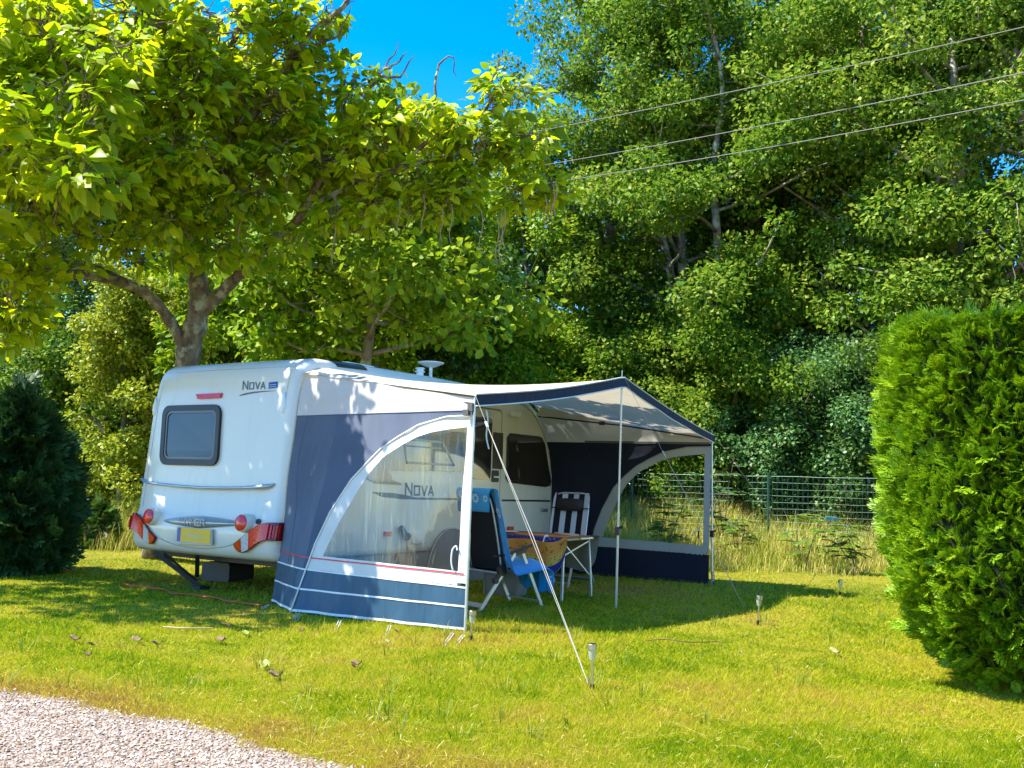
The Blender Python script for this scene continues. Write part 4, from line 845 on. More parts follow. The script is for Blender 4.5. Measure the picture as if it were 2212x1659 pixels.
fallen(1803,1419,.15,.055,.05,-.5,pale_leaf,'pale folded leaf on the lawn near the clipped hedge',None)
fallen(838,1397,.09,.03,.03,-.2,pale_leaf,'pale leaf on the lawn in front of the awning skirt',None)
fallen(1600,1420,.05,.025,.03,.2,pale_leaf,'tiny pale leaf in the middle of the open lawn',None)
tg_ = [gnd(1395,1384,.03),gnd(1440,1381,.05),gnd(1490,1387,.05),gnd(1550,1386,.03)]
b = MB(); b.tube(smooth_line(tg_,4), .004, 5); tag(b.build('twig', paint('twig_brown', (.10,.055,.03), .8)), 'thin dark fallen seed pod on the lawn beyond the shade edge', 'twig')
tg_ = [gnd(352,1354,.03),gnd(400,1357,.04),gnd(460,1357,.03)]
b = MB(); b.tube(smooth_line(tg_,4), .006, 5); tag(b.build('twig', paint('twig_pale', (.42,.28,.14), .8)), 'pale straight stick on the lawn behind the caravan', 'twig')

# ================================================================ TREES
bark_cat = bark('catalpa_bark', (.07,.05,.035), (.25,.19,.125), (.33,.33,.22), 12); bark_oak = bark('oak_bark', (.07,.055,.04), (.20,.165,.12), (.36,.36,.29), 5)
bark_dark = bark('dark_bark', (.035,.025,.02), (.10,.075,.055), (.14,.12,.09), 5); bark_lichen = bark('lichened_oak_bark', (.11,.09,.07), (.25,.21,.17), (.40,.40,.34), 5); bark_pale = bark('pale_bark', (.14,.11,.08), (.34,.28,.20), (.42,.40,.32), 6)
cat_leaf = leafmat('catalpa_leaf', [(.09,.19,.004),(.27,.39,.005),(.52,.59,.006),(.70,.68,.010)], .6, .42, .35, .9)
oak_leaf = leafmat('oak_leaf', [(.035,.11,.008),(.095,.205,.014),(.235,.345,.027),(.46,.48,.08)], .44, .5, .2, .35)
lime_leaf = leafmat('lime_leaf', [(.07,.17,.006),(.16,.29,.008),(.30,.41,.012),(.43,.46,.03)], .42, .5, .25, .4)
yel_leaf = leafmat('yellow_leaf', [(.11,.18,.010),(.24,.31,.016),(.40,.43,.025),(.52,.49,.04)], .4, .45, .35, .5)
shade_leaf = leafmat('shade_leaf', [(.022,.075,.012),(.05,.125,.02),(.10,.19,.03),(.17,.25,.045)], .4, .45, .4, .4)  # dark tones stand in for the shade under and among the trees
blue_leaf = leafmat('robinia_leaf', [(.035,.12,.03),(.07,.19,.05),(.13,.27,.07),(.24,.33,.05)], .38, .45, .4, .5)
HEART = [(0,0,0),(.5,0,-.03),(1,0,-.20),(-.10,.18,.02),(.06,.38,.05),(.40,.42,.03),(.74,.23,-.07),(-.10,-.18,.02),(.06,-.38,.05),(.40,-.42,.03),(.74,-.23,-.07)]
HEARTF = [(0,1,5,4,3),(1,2,6,5),(7,8,9,1,0),(9,10,2,1)]
SMALL = [(0,0,0),(.35,.34,.07),(.75,.26,.03),(1,0,-.08),(.75,-.26,.03),(.35,-.34,.07),(.5,0,-.01)]
SMALLF = [(0,6,2,1),(6,3,2),(0,5,4,6),(6,4,3)]
DIAM = [(0,0,0),(.45,.36,.08),(1,0,-.06),(.5,-.36,.08)]; DIAMF = [(0,3,2,1)]
def rand_dirs(n): return norm(RNG.normal(size=(n,3)))
# ---- the catalpa
ct = thing('catalpa_tree', 'big leaved catalpa tree with hanging brown pods arching over the caravan', 'tree', (0,0,0))
def limb(pts, r0_, r1_, m, par, name='limb', n=10, wob=.0):
    ln = smooth_line(pts, 7); k = len(ln); rr = [r0_+(r1_-r0_)*(i/(k-1))**.8 for i in range(k)]
    rr = [r*(1+.09*math.sin(i*1.9)+.06*math.sin(i*4.1+1)) for i, r in enumerate(rr)]
    b = MB(); b.tube(ln, rr, n); return b.build(name, m, par, smooth=True)
base = gnd(338,1205); base.z = -.05
tr_pts = [base, at(372,960,13.2), at(408,760,13.0), at(432,655,12.9), at(418,560,12.8), at(403,450,12.6), at(386,300,12.4), at(372,150,12.1), at(362,20,11.9)]
limb(tr_pts, .215, .045, bark_cat, ct, 'trunk', 14)
limbs = [([at(408,775,13.0),at(372,700,12.9),at(310,630,12.7),at(210,598,12.4),at(105,588,12.1),at(-10,565,11.8),at(-150,560,11.5)], .09,.04),
 ([at(300,624,12.7),at(200,575,12.6),at(100,565,12.5),at(0,556,12.4)], .05,.02),
 ([at(438,670,12.9),at(470,640,12.8),at(520,590,12.6),at(580,530,12.5),at(640,480,12.4),at(720,420,12.3),at(850,370,12.2),at(1000,330,12.2),at(1130,330,12.2)], .10,.02),
 ([at(640,480,12.4),at(700,380,12.2),at(780,280,12.1),at(880,220,12.1)], .06,.02),
 ([at(398,400,12.5),at(480,320,12.2),at(570,220,12.1),at(630,130,12.0),at(680,65,12.0),at(735,20,12.0),at(770,-25,12.0)], .085,.02),
 ([at(403,440,12.6),at(300,330,12.0),at(200,230,11.5),at(90,150,11.0)], .08,.025), ([at(386,300,12.4),at(450,180,12.0),at(520,60,11.7),at(560,-60,11.5)], .06,.025),
 ([at(410,500,12.7),at(300,420,11.9),at(190,380,11.2),at(50,360,10.7)], .07,.02), ([at(385,280,12.4),at(260,160,11.6),at(150,40,11),at(60,-80,10.6)], .06,.02),
 ([at(850,370,12.2),at(960,280,12.1),at(1080,230,12.1)], .035,.012), ([at(720,420,12.3),at(760,500,12.2),at(800,470,12.1)], .03,.012)]
for p, a, c in limbs: limb(p, a, c, bark_cat, ct)
# crooked dead twigs against the sky
for pts in ([at(640,120,12),at(690,90,12),at(720,45,12),at(765,0,12)],[at(690,90,12),at(730,75,12),at(757,15,12)],[at(600,200,12.1),at(650,150,12.1),at(700,130,12)],[at(800,190,12.1),at(830,150,12.1),at(862,90,12.1)],[at(830,150,12.1),at(850,140,12.1),at(880,112,12.1)],[at(820,165,12.1),at(860,165,12.1),at(895,120,12.1)],[at(932,262,12.2),at(940,190,12.2),at(950,140,12.2),at(975,125,12.2),at(985,165,12.2)],[at(1052,250,12.2),at(1062,180,12.2),at(1075,140,12.2),at(1090,110,12.2)],[at(620,170,12),at(640,60,12),at(660,0,12)],[at(650,140,12),at(615,80,12),at(620,20,12)]):
    ln = smooth_line(pts, 5); ln = [p+Vector(RNG.normal(0,.012,3)) for p in ln]; MB().tube(ln, [.02*(1-i/len(ln))+.005 for i in range(len(ln))], 5).build('dead_twig', bark_cat, ct)
lobes = [(60,210,10.9,1.0),(230,160,11.2,1.0),(420,190,11.6,.9),(560,230,11.9,.85),(90,400,10.9,.72),(240,370,11.2,.85),(400,350,11.6,.9),(350,470,11.6,.5),(540,400,12.0,.72),(640,330,12.1,.72),(600,110,12.0,.55),(300,20,11.0,.8),(480,50,11.5,.72),(70,30,10.7,.8),(15,640,11.6,.5),(60,690,11.8,.3),(-10,720,11.7,.35),(640,40,12,.5),(585,20,12,.5),(690,110,12.1,.3),(700,20,12.2,.28),(50,555,11.5,.35),(-60,560,11.2,.7),(760,200,12.1,.55),(730,330,12.1,.62),(830,290,12.1,.62),(790,410,12.2,.5),(920,260,12.2,.55),(900,380,12.2,.55),(1010,300,12.2,.6),(1000,400,12.2,.45),(1090,210,12.2,.5),(1140,300,12.3,.5),(1130,410,12.3,.42),(1190,400,12.4,.33),(150,485,11.4,.4),(460,520,12.3,.45),(230,500,11.8,.3),(420,440,12,.55),
 (-130,250,10.6,1.1),(-150,430,10.6,.9),(-130,320,8.8,.95),(-270,300,9.2,1.05),(-420,330,10.2,1.2),(-330,100,9.4,.9),(100,270,13.2,1.1),(350,180,13.6,1.0),(300,380,13.6,.7),(560,240,13.2,.8),(850,330,13.2,.7),(200,100,12.4,.8),(1000,330,13,.6),(110,110,12.5,.9),(350,60,12.5,.75),(520,150,12.6,.65),(30,330,12,.7),(230,270,12.4,.7),(20,480,12,.45),(640,200,12.5,.5),(700,400,12.6,.4),(640,520,12.3,.30),(400,540,12.2,.27),(520,540,12.3,.24),(290,555,11.9,.26),(720,470,12.2,.38),(810,450,12.2,.38),(60,600,11.4,.38),(170,575,11.6,.26),(950,440,12.2,.36),(870,470,12.3,.26)]
lobes = [(Vector(at(a, b_, c_)), d_, b_ < -20 or a < -40, 1.) for a, b_, c_, d_ in lobes]
# the near side of the crown, whose leaves dapple the caravan's tail and half of the side panel
for p_, z_, r_ in (((.25,-.1,.5),4.4,.55),((.6,-.1,1.3),4.8,.52),((.2,-.1,1.9),5.1,.58),((.9,-.1,.4),4.1,.42),((-.4,0,1.2),5.0,.58),((-1.2,0,2.1),5.4,.6),((-1.0,0,1.0),4.6,.55),((-2,0,.9),4.9,.6),((.7,-.1,2.1),5.4,.42),((-.3,0,2.3),5.8,.55),((1.15,-.1,.05),4.0,.34),((-2.1,0,2.0),5.6,.6),((-1.6,0,1.5),4.2,.4),((.3,-.1,1.2),5.9,.5)):
    q_ = Vector(p_); lobes.append((q_ + SUN*((z_-q_.z)/SUN.z), r_*1.15, False, .62))
T_, D_, N_, S_ = [], [], [], []; pods = MB(); twb = MB()
for lc, lr, off, dens in lobes:
    c0 = np.array(lc); ncl = max(6, int(84*lr**1.9*dens))
    if off: ncl = int(ncl*.65)
    for k in range(ncl):
        d = RNG.normal(size=3); d /= np.linalg.norm(d); rr = lr*(.80 if not off else 1)*RNG.uniform(.3,1.05)**.4; c = c0 + d*rr*np.array([1,1,.62])
        m = RNG.integers(6, 12); out = d*np.array([1,1,.5]); 
        ang = RNG.uniform(0,2*PI,m); dirs = np.stack([np.cos(ang), np.sin(ang), RNG.normal(-.28,.45,m)],1) + out*.5
        T_.append(c + norm(dirs)*RNG.uniform(.05,.20,m)[:,None]); D_.append(dirs); N_.append(np.stack([RNG.normal(0,.45,m)-.22, RNG.normal(0,.45,m)-.62, np.ones(m)*.8],1)); S_.append(RNG.uniform(.085,.175,m)*(1.3 if RNG.random() < .22 else 1))
        if not off and RNG.random() < .22:
            cc = Vector(c)
            for q in range(RNG.integers(1,4)):
                L_ = RNG.uniform(.22,.42); s0 = cc+Vector(RNG.normal(0,.06,3)); bx = RNG.normal(0,.035); pods.tube(smooth_line([s0, s0+V(bx,bx*.6,-L_*.5), s0+V(bx*.3,-bx,-L_)], 3), .0042, 4)
        if not off: twb.tube([Vector(c0+(c-c0)*.35)+Vector(RNG.normal(0,.06,3)), Vector(c0+(c-c0)*.7)-V(0,0,.04), Vector(c)], [.012,.008,.004], 4)
T_ = np.concatenate(T_); D_ = np.concatenate(D_); N_ = np.concatenate(N_); S_ = np.concatenate(S_)
sh = np.stack([S_, S_*RNG.uniform(.6,1.0,len(S_)), S_*RNG.uniform(.3,2.6,len(S_))],1)
link_mesh('crown', scatter_mesh('crown', HEART, HEARTF, T_, frames(D_, N_, sh), cat_leaf, True), ct)
tag(pods.build('seed_pods', paint('pod_brown', (.17,.085,.045), .7, var=.3), ct), kind='stuff'); twb.build('twigs', bark_cat, ct)
# near pods hung low in long bunches
lp = MB()
for x, y, L_ in ((118,480,.75),(112,500,.62),(1075,470,.6),(1083,460,.65),(1090,450,.5),(1200,390,.45),(1195,400,.5),(975,440,.5),(1040,455,.55),(722,470,.6),(520,440,.5),(862,430,.45),(955,450,.42),(370,560,.45),(1178,420,.4),(915,420,.5),(130,470,.6)):
    s0 = at(x, y, 11.9); lp.tube(smooth_line([s0, s0+V(.02,.01,-L_*.35), s0+V(-.03,.02,-L_*.7), s0+V(.02,-.01,-L_)], 4), .006, 5)
tag(lp.build('seed_pods', paint('pod_tan', (.30,.19,.11), .7, var=.3), ct), kind='stuff')

# ---- other trees: a trunk with limbs, and a crown of leaf clumps round the limb ends
def crown_mesh(name, cl, crad, nleaf, size, tv, tf, m, flat=.7, droop=-.15):
    cl = np.asarray(cl); k = len(cl); crad = np.broadcast_to(crad, (k,)); cnt = np.maximum(8, (nleaf*(crad/np.mean(crad))**2).astype(int)); idx = np.repeat(np.arange(k), cnt); n_ = len(idx)
    d = rand_dirs(n_); r_ = crad[idx]*RNG.uniform(.15,1.,n_)**.5; T = cl[idx] + d*r_[:,None]*np.array([1,1,flat])
    dirs = d*.5 + rand_dirs(n_)*.7 + np.array([0,0,droop]); nn = d*.5 + rand_dirs(n_)*.55 + np.array([-.15,-.1,.75]); s = RNG.uniform(.65,1.25,n_)*size
    return scatter_mesh(name, tv, tf, T, frames(dirs, nn, s), m)
def make_tree_mesh(seed, H, Rc, hb, tr, nl, leaf, bk_, size=.13, nleaf=170, cr=(.45,.95), lean=0., forks=1, inner=.35, tv=DIAM, tf=DIAMF, ntw=3):
    rng = np.random.default_rng(seed); wood = MB(); cl = []; cr_ = []
    for fk in range(forks):
        lx = lean + (rng.normal(0,.07) if forks > 1 else 0); ly = rng.normal(0,.12)
        tp = [Vector((lx*H*q+rng.normal(0,.012)*H*q*(q < .99), ly*H*q*.5+rng.normal(0,.012)*H*q, H*.93*q)) for q in (0,.15,.3,.45,.6,.75,.9,1)]; tp[0].z = -.1
        ln = smooth_line(tp, 4); k = len(ln); wood.tube(ln, [tr*(1-.93*(i/(k-1))**.85)*(1.25 if i == 0 else 1) for i in range(k)], 9)
        for i in range(nl//forks):
            q = hb/H + (1-hb/H)*(i+rng.random())/(nl/forks)*.95; p0 = ln[min(k-1, int(q*.93*(k-1)))]
            az_ = i*2.4+rng.normal(0,.5); prof_ = math.sin(PI*min(1, max(.08, (q-hb/H*.55)/(1-hb/H*.55)))**.75)**.6; L_ = Rc*prof_*rng.uniform(.65,1.1); up_ = rng.uniform(.05,.65)+.5*max(0,q-.7)
            e = Vector((math.cos(az_), math.sin(az_), 0)); pts = [p0, p0+e*L_*.35+V(0,0,L_*up_*.25), p0+e*L_*.7+V(0,0,L_*up_*.6)+Vector(rng.normal(0,.12,3)), p0+e*L_+V(0,0,L_*up_)]
            ll = smooth_line(pts, 3); r1 = max(.018, tr*(1-.85*q)*.42); wood.tube(ll, [r1*(1-.85*j/(len(ll)-1))+.006 for j in range(len(ll))], 6)
            for j in range(ntw):
                f = rng.uniform(.45,1.0); s0 = ll[min(len(ll)-1, int(f*(len(ll)-1)))]; tip = s0+Vector(rng.normal(0,.55,3))*(.5+.25*Rc/2.5)+V(0,0,.15)
                wood.tube([s0, (s0+tip)/2+Vector(rng.normal(0,.08,3)), tip], [.018,.012,.006], 4); cl.append(tip); cr_.append(rng.uniform(*cr))
            cl.append(ll[-1]); cr_.append(rng.uniform(*cr))
            if rng.random() < inner: cl.append(ll[len(ll)//2]); cr_.append(rng.uniform(cr[0], (cr[0]+cr[1])/2))
        for q in range(5): cl.append(ln[-1-q]+Vector(rng.normal(0,.35,3))); cr_.append(rng.uniform(*cr))
    wo = wood.build('trunk', bk_); wm = wo.data; bpy.data.objects.remove(wo); wm.polygons.foreach_set('use_smooth', [True]*len(wm.polygons))
    return wm, crown_mesh('crown', np.array(cl), np.array(cr_), nleaf, size, tv, tf, leaf)
def place_tree(name, label, cat, mesh, loc, rz, s, group=None, sz=None, leaf=None, lean=(0,0)):
    t_ = thing(name, label, cat, loc, rz, group); t_.scale = (s, s, sz or s); t_.rotation_euler = (lean[0], lean[1], rz)
    a = link_mesh('trunk', mesh[0], t_); c = link_mesh('crown', mesh[1], t_)
    if leaf: c.data = mesh[1].copy(); c.data.materials[0] = leaf
    return t_
TALL = [make_tree_mesh(11, 16, 3.7, 2.6, .26, 38, oak_leaf, bark_lichen, .125, 330, (.38,.95), ntw=2, inner=.1), make_tree_mesh(12, 15, 3.3, 2.2, .22, 36, oak_leaf, bark_lichen, .12, 330, (.38,.95), lean=.06, ntw=2, inner=.1), make_tree_mesh(13, 15, 3.5, 2.6, .19, 40, oak_leaf, bark_lichen, .12, 320, (.36,.92), forks=2, ntw=2, inner=.1)]
THIN = make_tree_mesh(21, 11, 2.2, 5.0, .13, 20, lime_leaf, bark_dark, .12, 200, (.4,.8), forks=3)
BUSH = [make_tree_mesh(31, 4.6, 2.0, .35, .08, 26, lime_leaf, bark_oak, .10, 260, (.35,.70), forks=2, ntw=3), make_tree_mesh(32, 3.6, 1.8, .25, .07, 24, oak_leaf, bark_oak, .095, 260, (.35,.65), forks=2, ntw=3)]
MAPLE = make_tree_mesh(41, 8.2, 2.6, 3.6, .17, 26, lime_leaf, bark_pale, .15, 170, (.4,.75), tv=SMALL, tf=SMALLF)
SLIM = make_tree_mesh(51, 6.2, 1.15, .8, .10, 26, yel_leaf, bark_oak, .10, 190, (.28,.5))
DARK = make_tree_mesh(61, 15, 3.4, 1.0, .22, 34, shade_leaf, bark_dark, .13, 240, (.55,1.0))
rr_ = lambda: RNG.uniform(0, 6.28)
G1 = 'oaks behind the wire fence'
place_tree('oak_tree', 'tall oak whose crown edge meets the open blue sky', 'tree', TALL[0], spot(1315,27), .4, 1.06, G1)
place_tree('oak_tree', 'tall oak with a bare grey trunk above the awning peak', 'tree', TALL[1], spot(1470,25), 2.1, 1.08, G1)
place_tree('oak_tree', 'forked oak with pale lichened stems above the far awning corner', 'tree', TALL[2], spot(1555,24), 4.0, 1.06, G1)
place_tree('oak_tree', 'tall oak rising behind the gap between the far awning corner and the fence post', 'tree', TALL[0], spot(1690,26), 3.0, 1.05, G1)
place_tree('oak_tree', 'big oak straight behind the green fence post', 'tree', TALL[2], spot(1790,24), 1.2, 1.0, G1)
place_tree('oak_tree', 'leaning oak with a thick pale trunk just left of the clipped hedge', 'tree', TALL[1], spot(1955,22.5), 5.2, 1.1, G1, lean=(.05,-.07))
place_tree('oak_tree', 'oak rising behind the clipped hedge near its left edge', 'tree', TALL[0], spot(2080,21), 2.6, 1.0, G1)
place_tree('oak_tree', 'oak at the right border of the view behind the clipped hedge', 'tree', TALL[2], spot(2230,20), .9, 1.02, G1, leaf=None)
place_tree('shade_toned_oak', 'dark leaved oak deep in the wood behind the clipped hedge', 'tree', DARK, spot(2120,28), .9, 1.1)
place_tree('shade_toned_oak', 'dark leaved oak deep in the wood behind the fence wires', 'tree', DARK, spot(1860,30), 2.9, 1.1)
place_tree('shade_toned_oak', 'dark leaved oak deep in the wood above the awning peak', 'tree', DARK, spot(1600,31), 4.1, 1.1)
place_tree('shade_toned_oak', 'dark leaved oak at the far right end of the wood', 'tree', DARK, spot(2330,24), 5.1, 1.1)
place_tree('shade_toned_oak', 'dark leaved oak behind the tall oak at the sky edge', 'tree', DARK, spot(1420,31), 1.1, 1.0)
place_tree('thin_tree', 'thin many stemmed tree with blue sky between its bare stems', 'tree', THIN, spot(1150,26), 1.0, 1.02)
place_tree('thin_tree', 'thin many stemmed tree half hidden behind the catalpa bough', 'tree', THIN, spot(1010,28), 3.0, .92)
place_tree('oak_tree', 'oak standing behind the tip of the catalpa bough', 'tree', TALL[1], spot(1245,31), .2, .84, G1)
place_tree('bushy_tree', 'round bright green bush above the front end of the caravan roof', 'bush', BUSH[0], spot(1050,23), .5, 1.15)
place_tree('bushy_tree', 'bright green bush behind the middle of the awning roof', 'bush', BUSH[0], spot(1180,24.5), 2.5, 1.1)
place_tree('bushy_tree', 'olive green bush left of the awning peak', 'bush', BUSH[1], spot(1310,25), 1.5, 1.3)
place_tree('bushy_tree', 'olive green bush right behind the awning peak', 'bush', BUSH[1], spot(1420,24.5), 4.5, 1.3)
place_tree('bushy_tree', 'pale green bush over the sloping right edge of the awning', 'bush', BUSH[0], spot(1550,23), 3.9, 1.1, leaf=oak_leaf)
place_tree('bushy_tree', 'blue green robinia thicket behind the fence post', 'bush', BUSH[0], spot(1690,22), 5.0, .9, leaf=blue_leaf)
place_tree('bushy_tree', 'blue green robinia thicket between the fence post and the clipped hedge', 'bush', BUSH[0], spot(1800,21), .8, .9, leaf=blue_leaf)
place_tree('bushy_tree', 'dark bush behind the fence beside the clipped hedge', 'bush', BUSH[1], spot(1900,20.5), 2.2, 1.05, leaf=shade_leaf)
place_tree('bushy_tree', 'dark bush in the shade under the oaks behind the fence wires', 'bush', BUSH[1], spot(1740,25), 3.3, 1.3, leaf=shade_leaf)
place_tree('bushy_tree', 'dark bush under the oaks seen through the far awning window', 'bush', BUSH[1], spot(1480,26.5), 3.3, 1.3, leaf=shade_leaf)
place_tree('maple_tree', 'slender maple with a forked pale trunk behind the caravan roof', 'tree', MAPLE, spot(738,16.2), 2.2, 1.0)
place_tree('maple_tree', 'leafy maple in the shade between the catalpa trunk and the forked maple', 'tree', MAPLE, spot(575,19), 4.2, .95)
place_tree('shade_toned_maple', 'dark shaded maple right of the forked maple', 'tree', MAPLE, spot(850,20.5), 5.2, 1.05, leaf=shade_leaf)
place_tree('slim_tree', 'slim yellow green tree left of the caravan', 'tree', SLIM, spot(262,19.5), .2, .92)
place_tree('slim_tree', 'slim yellow green tree right beside the catalpa trunk', 'tree', SLIM, spot(345,20.5), 2.0, .85)
place_tree('bushy_tree', 'grey green bush behind the dark conifer', 'bush', BUSH[1], spot(90,21), 1.0, 1.1)
place_tree('bushy_tree', 'dark bush between the slim tree and the conifer', 'bush', BUSH[1], spot(190,24), 2.0, 1.15, leaf=shade_leaf)
place_tree('bushy_tree', 'green bush behind the left corner of the caravan', 'bush', BUSH[1], spot(330,25), 3.0, 1.15)
place_tree('bushy_tree', 'green bush behind the caravan right of the catalpa trunk', 'bush', BUSH[0], spot(500,22), 3.0, .95)
place_tree('bushy_tree', 'dark green bush behind the caravan roof light', 'bush', BUSH[0], spot(650,22), 5.0, .95, leaf=shade_leaf)
place_tree('bushy_tree', 'green bush behind the roof antenna', 'bush', BUSH[0], spot(900,21), 1.0, .95)
place_tree('shade_toned_oak', 'dark tree deep in the wood behind the left arm of the catalpa', 'tree', DARK, spot(60,30), 2.0, 1.0)
place_tree('shade_toned_oak', 'dark tree deep in the wood left of the catalpa trunk', 'tree', DARK, spot(240,33), 3.0, 1.0)
place_tree('shade_toned_oak', 'dark tree deep in the wood right of the catalpa trunk', 'tree', DARK, spot(480,31), 4.0, 1.0)
place_tree('shade_toned_oak', 'dark tree deep in the wood behind the forked maple', 'tree', DARK, spot(690,33), 5.0, .88)
place_tree('oak_tree', 'sunlit oak at the left border behind the catalpa leaves', 'tree', TALL[1], spot(-60,26), 1.4, 1.0, G1)
place_tree('oak_tree', 'oak behind the catalpa trunk', 'tree', TALL[0], spot(390,28), 2.4, .9, G1)
# far wood closing the view
def far_wood():
    cl = []
    for i in range(330):
        x = RNG.uniform(-400,2700); d = RNG.uniform(40,55); top = np.interp(x, [-400,0,500,850,940,1080,1250,2700],[9,9,8.5,5.5,4.2,5.5,9,12]); p = spot(x, d); z = RNG.uniform(0,1)**.8*top; cl.append((p.x,p.y,z))
    return crown_mesh('far_wood', np.array(cl), RNG.uniform(1.2,2.2,len(cl)), 150, .34, DIAM, DIAMF, shade_leaf)
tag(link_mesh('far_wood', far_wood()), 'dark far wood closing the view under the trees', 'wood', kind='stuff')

# ---- conifers: flat feathery sprays round an added dark core that blocks light
def spray_template(npair=6, seed=0):
    rng = np.random.default_rng(seed); vs = []; fs = []
    def blade(a, d, L, w, bend=-.12):
        a = np.array(a, float); d = np.array(d, float)/np.linalg.norm(d); s = np.array([-d[1], d[0], 0]); n0 = len(vs)
        m = a+d*L*.5+np.array([0,0,bend*L*.3]); e = a+d*L+np.array([0,0,bend*L])
        for q in (a-s*w*.4, a+s*w*.4, m+s*w*.5, m-s*w*.5, e): vs.append(tuple(q))
        fs.append((n0,n0+3,n0+2,n0+1)); fs.append((n0+3,n0+4,n0+2))
    blade((0,0,0),(1,0,0),1.,.07)
    for i in range(npair):
        u = .12+.78*i/npair
        for s in (-1, 1):
            L = (.46*(1-u)+.14)*rng.uniform(.8,1.15); d = (1, s*rng.uniform(.75,1.05), rng.normal(0,.18)); p = (u+rng.normal(0,.02),0,-.12*u*u); blade(p, d, L, .062)
            dd = np.array(d)/np.linalg.norm(d)
            for f in (.35,.65): blade(np.array(p)+dd*L*f, (1, s*.15, rng.normal(0,.15)), L*.45, .05)
    return vs, fs
SPV, SPF = spray_template()
thuja_leaf = leafmat('thuja_spray', [(.05,.14,.003),(.125,.265,.005),(.25,.42,.008),(.44,.55,.014)], .30, .5, .3, 1.2)
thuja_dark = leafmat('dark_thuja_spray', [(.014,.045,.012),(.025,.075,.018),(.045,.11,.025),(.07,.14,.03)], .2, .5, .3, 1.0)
def conifer(name, label, cat, loc, surf, n, size, leafm, core_m, seed, upb=.35, group=None):
    """surf(a, h) -> point on the crown, outward normal"""
    t_ = thing(name, label, cat, loc, 0, group); P, D, Nn, S = [], [], [], []
    for k in range(n):
        a = RNG.uniform(0,2*PI); h = RNG.uniform(0,1); p, o = surf(a, h); o = np.array(o); dep_ = abs(RNG.normal(0,.045))
        P.append(np.array(p) - o*(size*.75+dep_)); d = o + RNG.normal(0,.42,3); d[2] += upb; D.append(d)
        nn = np.array([-o[1], o[0], 0])*RNG.normal(0,1.2) + np.array([0,0,.7]) + o*.3; Nn.append(nn); S.append(size*RNG.uniform(.7,1.35)*(1.7 if RNG.random() < .05 else 1))
    P, D, Nn, S = map(np.array, (P, D, Nn, S)); link_mesh('crown', scatter_mesh('crown', SPV, SPF, P, frames(D, Nn, S), leafm), t_)
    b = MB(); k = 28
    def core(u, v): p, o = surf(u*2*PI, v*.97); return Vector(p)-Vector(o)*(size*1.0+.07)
    b.grid(core, k, 14); b.build('light_block_core', core_m, t_, smooth=True)  # added shell that stops light passing through the sprays
    b = MB(); b.tube([V(0,0,-.05),V(0,0,.5)], [.09,.07], 10); b.build('trunk', bark_dark, t_)
    return t_
core_dark = paint('conifer_core', (.016,.032,.006), .95, var=.4, scale=8)
hz = [0,.12,.3,.7,1.2,2.0,2.25,2.40,2.50]; hr = [.62,.72,.85,.97,1.0,1.0,1.0,.99,.965]
def hedge_surf(a, h):
    if h < .86: z = .06+h/.86*2.42; k = float(np.interp(z, hz, hr)); nz_ = -.15 if z < .7 else .05
    else: q = (h-.86)/.14; z = 2.48+.05*math.sin(q*2); k = .97*(1-q)**.4; nz_ = 1.2
    ca, sa = math.cos(a), math.sin(a); e = .38; rq = (abs(ca)**(2/e)+abs(sa)**(2/e))**(-e/2); bmp = 1+.012*math.sin(3*a+2.3*z)+.013*math.sin(7*a-3.1*z)+.018*math.sin(13*a+5*z)+.014*math.sin(23*a-9*z)
    x = 1.50*ca*rq*k*bmp; y = 1.35*sa*rq*k*bmp
    o = Vector((ca*abs(ca)**2, sa*abs(sa)**2, nz_*.6)).normalized(); return (x, y, z), tuple(o)
conifer('thuja_hedge', 'clipped bright green thuja hedge block on the lawn', 'hedge', (7.28,1.05,0), hedge_surf, 40000, .105, thuja_leaf, core_dark, 1, .5)
def bush_surf(R0, H):
    def f(a, h):
        z = .05+h*H; k = (math.sin(PI*min(1,(h*.82+.18)))**.7)*(1-.25*h); bmp = 1+.10*math.sin(3*a+3*z)+.07*math.sin(5*a-4*z); x, y = R0*k*bmp*math.cos(a), R0*k*bmp*math.sin(a)
        return (x, y, z), tuple(Vector((math.cos(a), math.sin(a), .1+.9*max(0,h-.6))).normalized())
    return f
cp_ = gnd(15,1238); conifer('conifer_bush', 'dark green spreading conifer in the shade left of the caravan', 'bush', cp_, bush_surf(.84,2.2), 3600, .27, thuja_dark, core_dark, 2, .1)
cp_ = spot(222,16); conifer('conifer_bush', 'small young conifer on the grass between the dark conifer and the caravan', 'bush', cp_, bush_surf(.42,.75), 420, .16, leafmat('young_conifer', [(.02,.07,.01),(.05,.13,.015),(.10,.18,.02),(.18,.24,.03)], .3), core_dark, 3, .3)

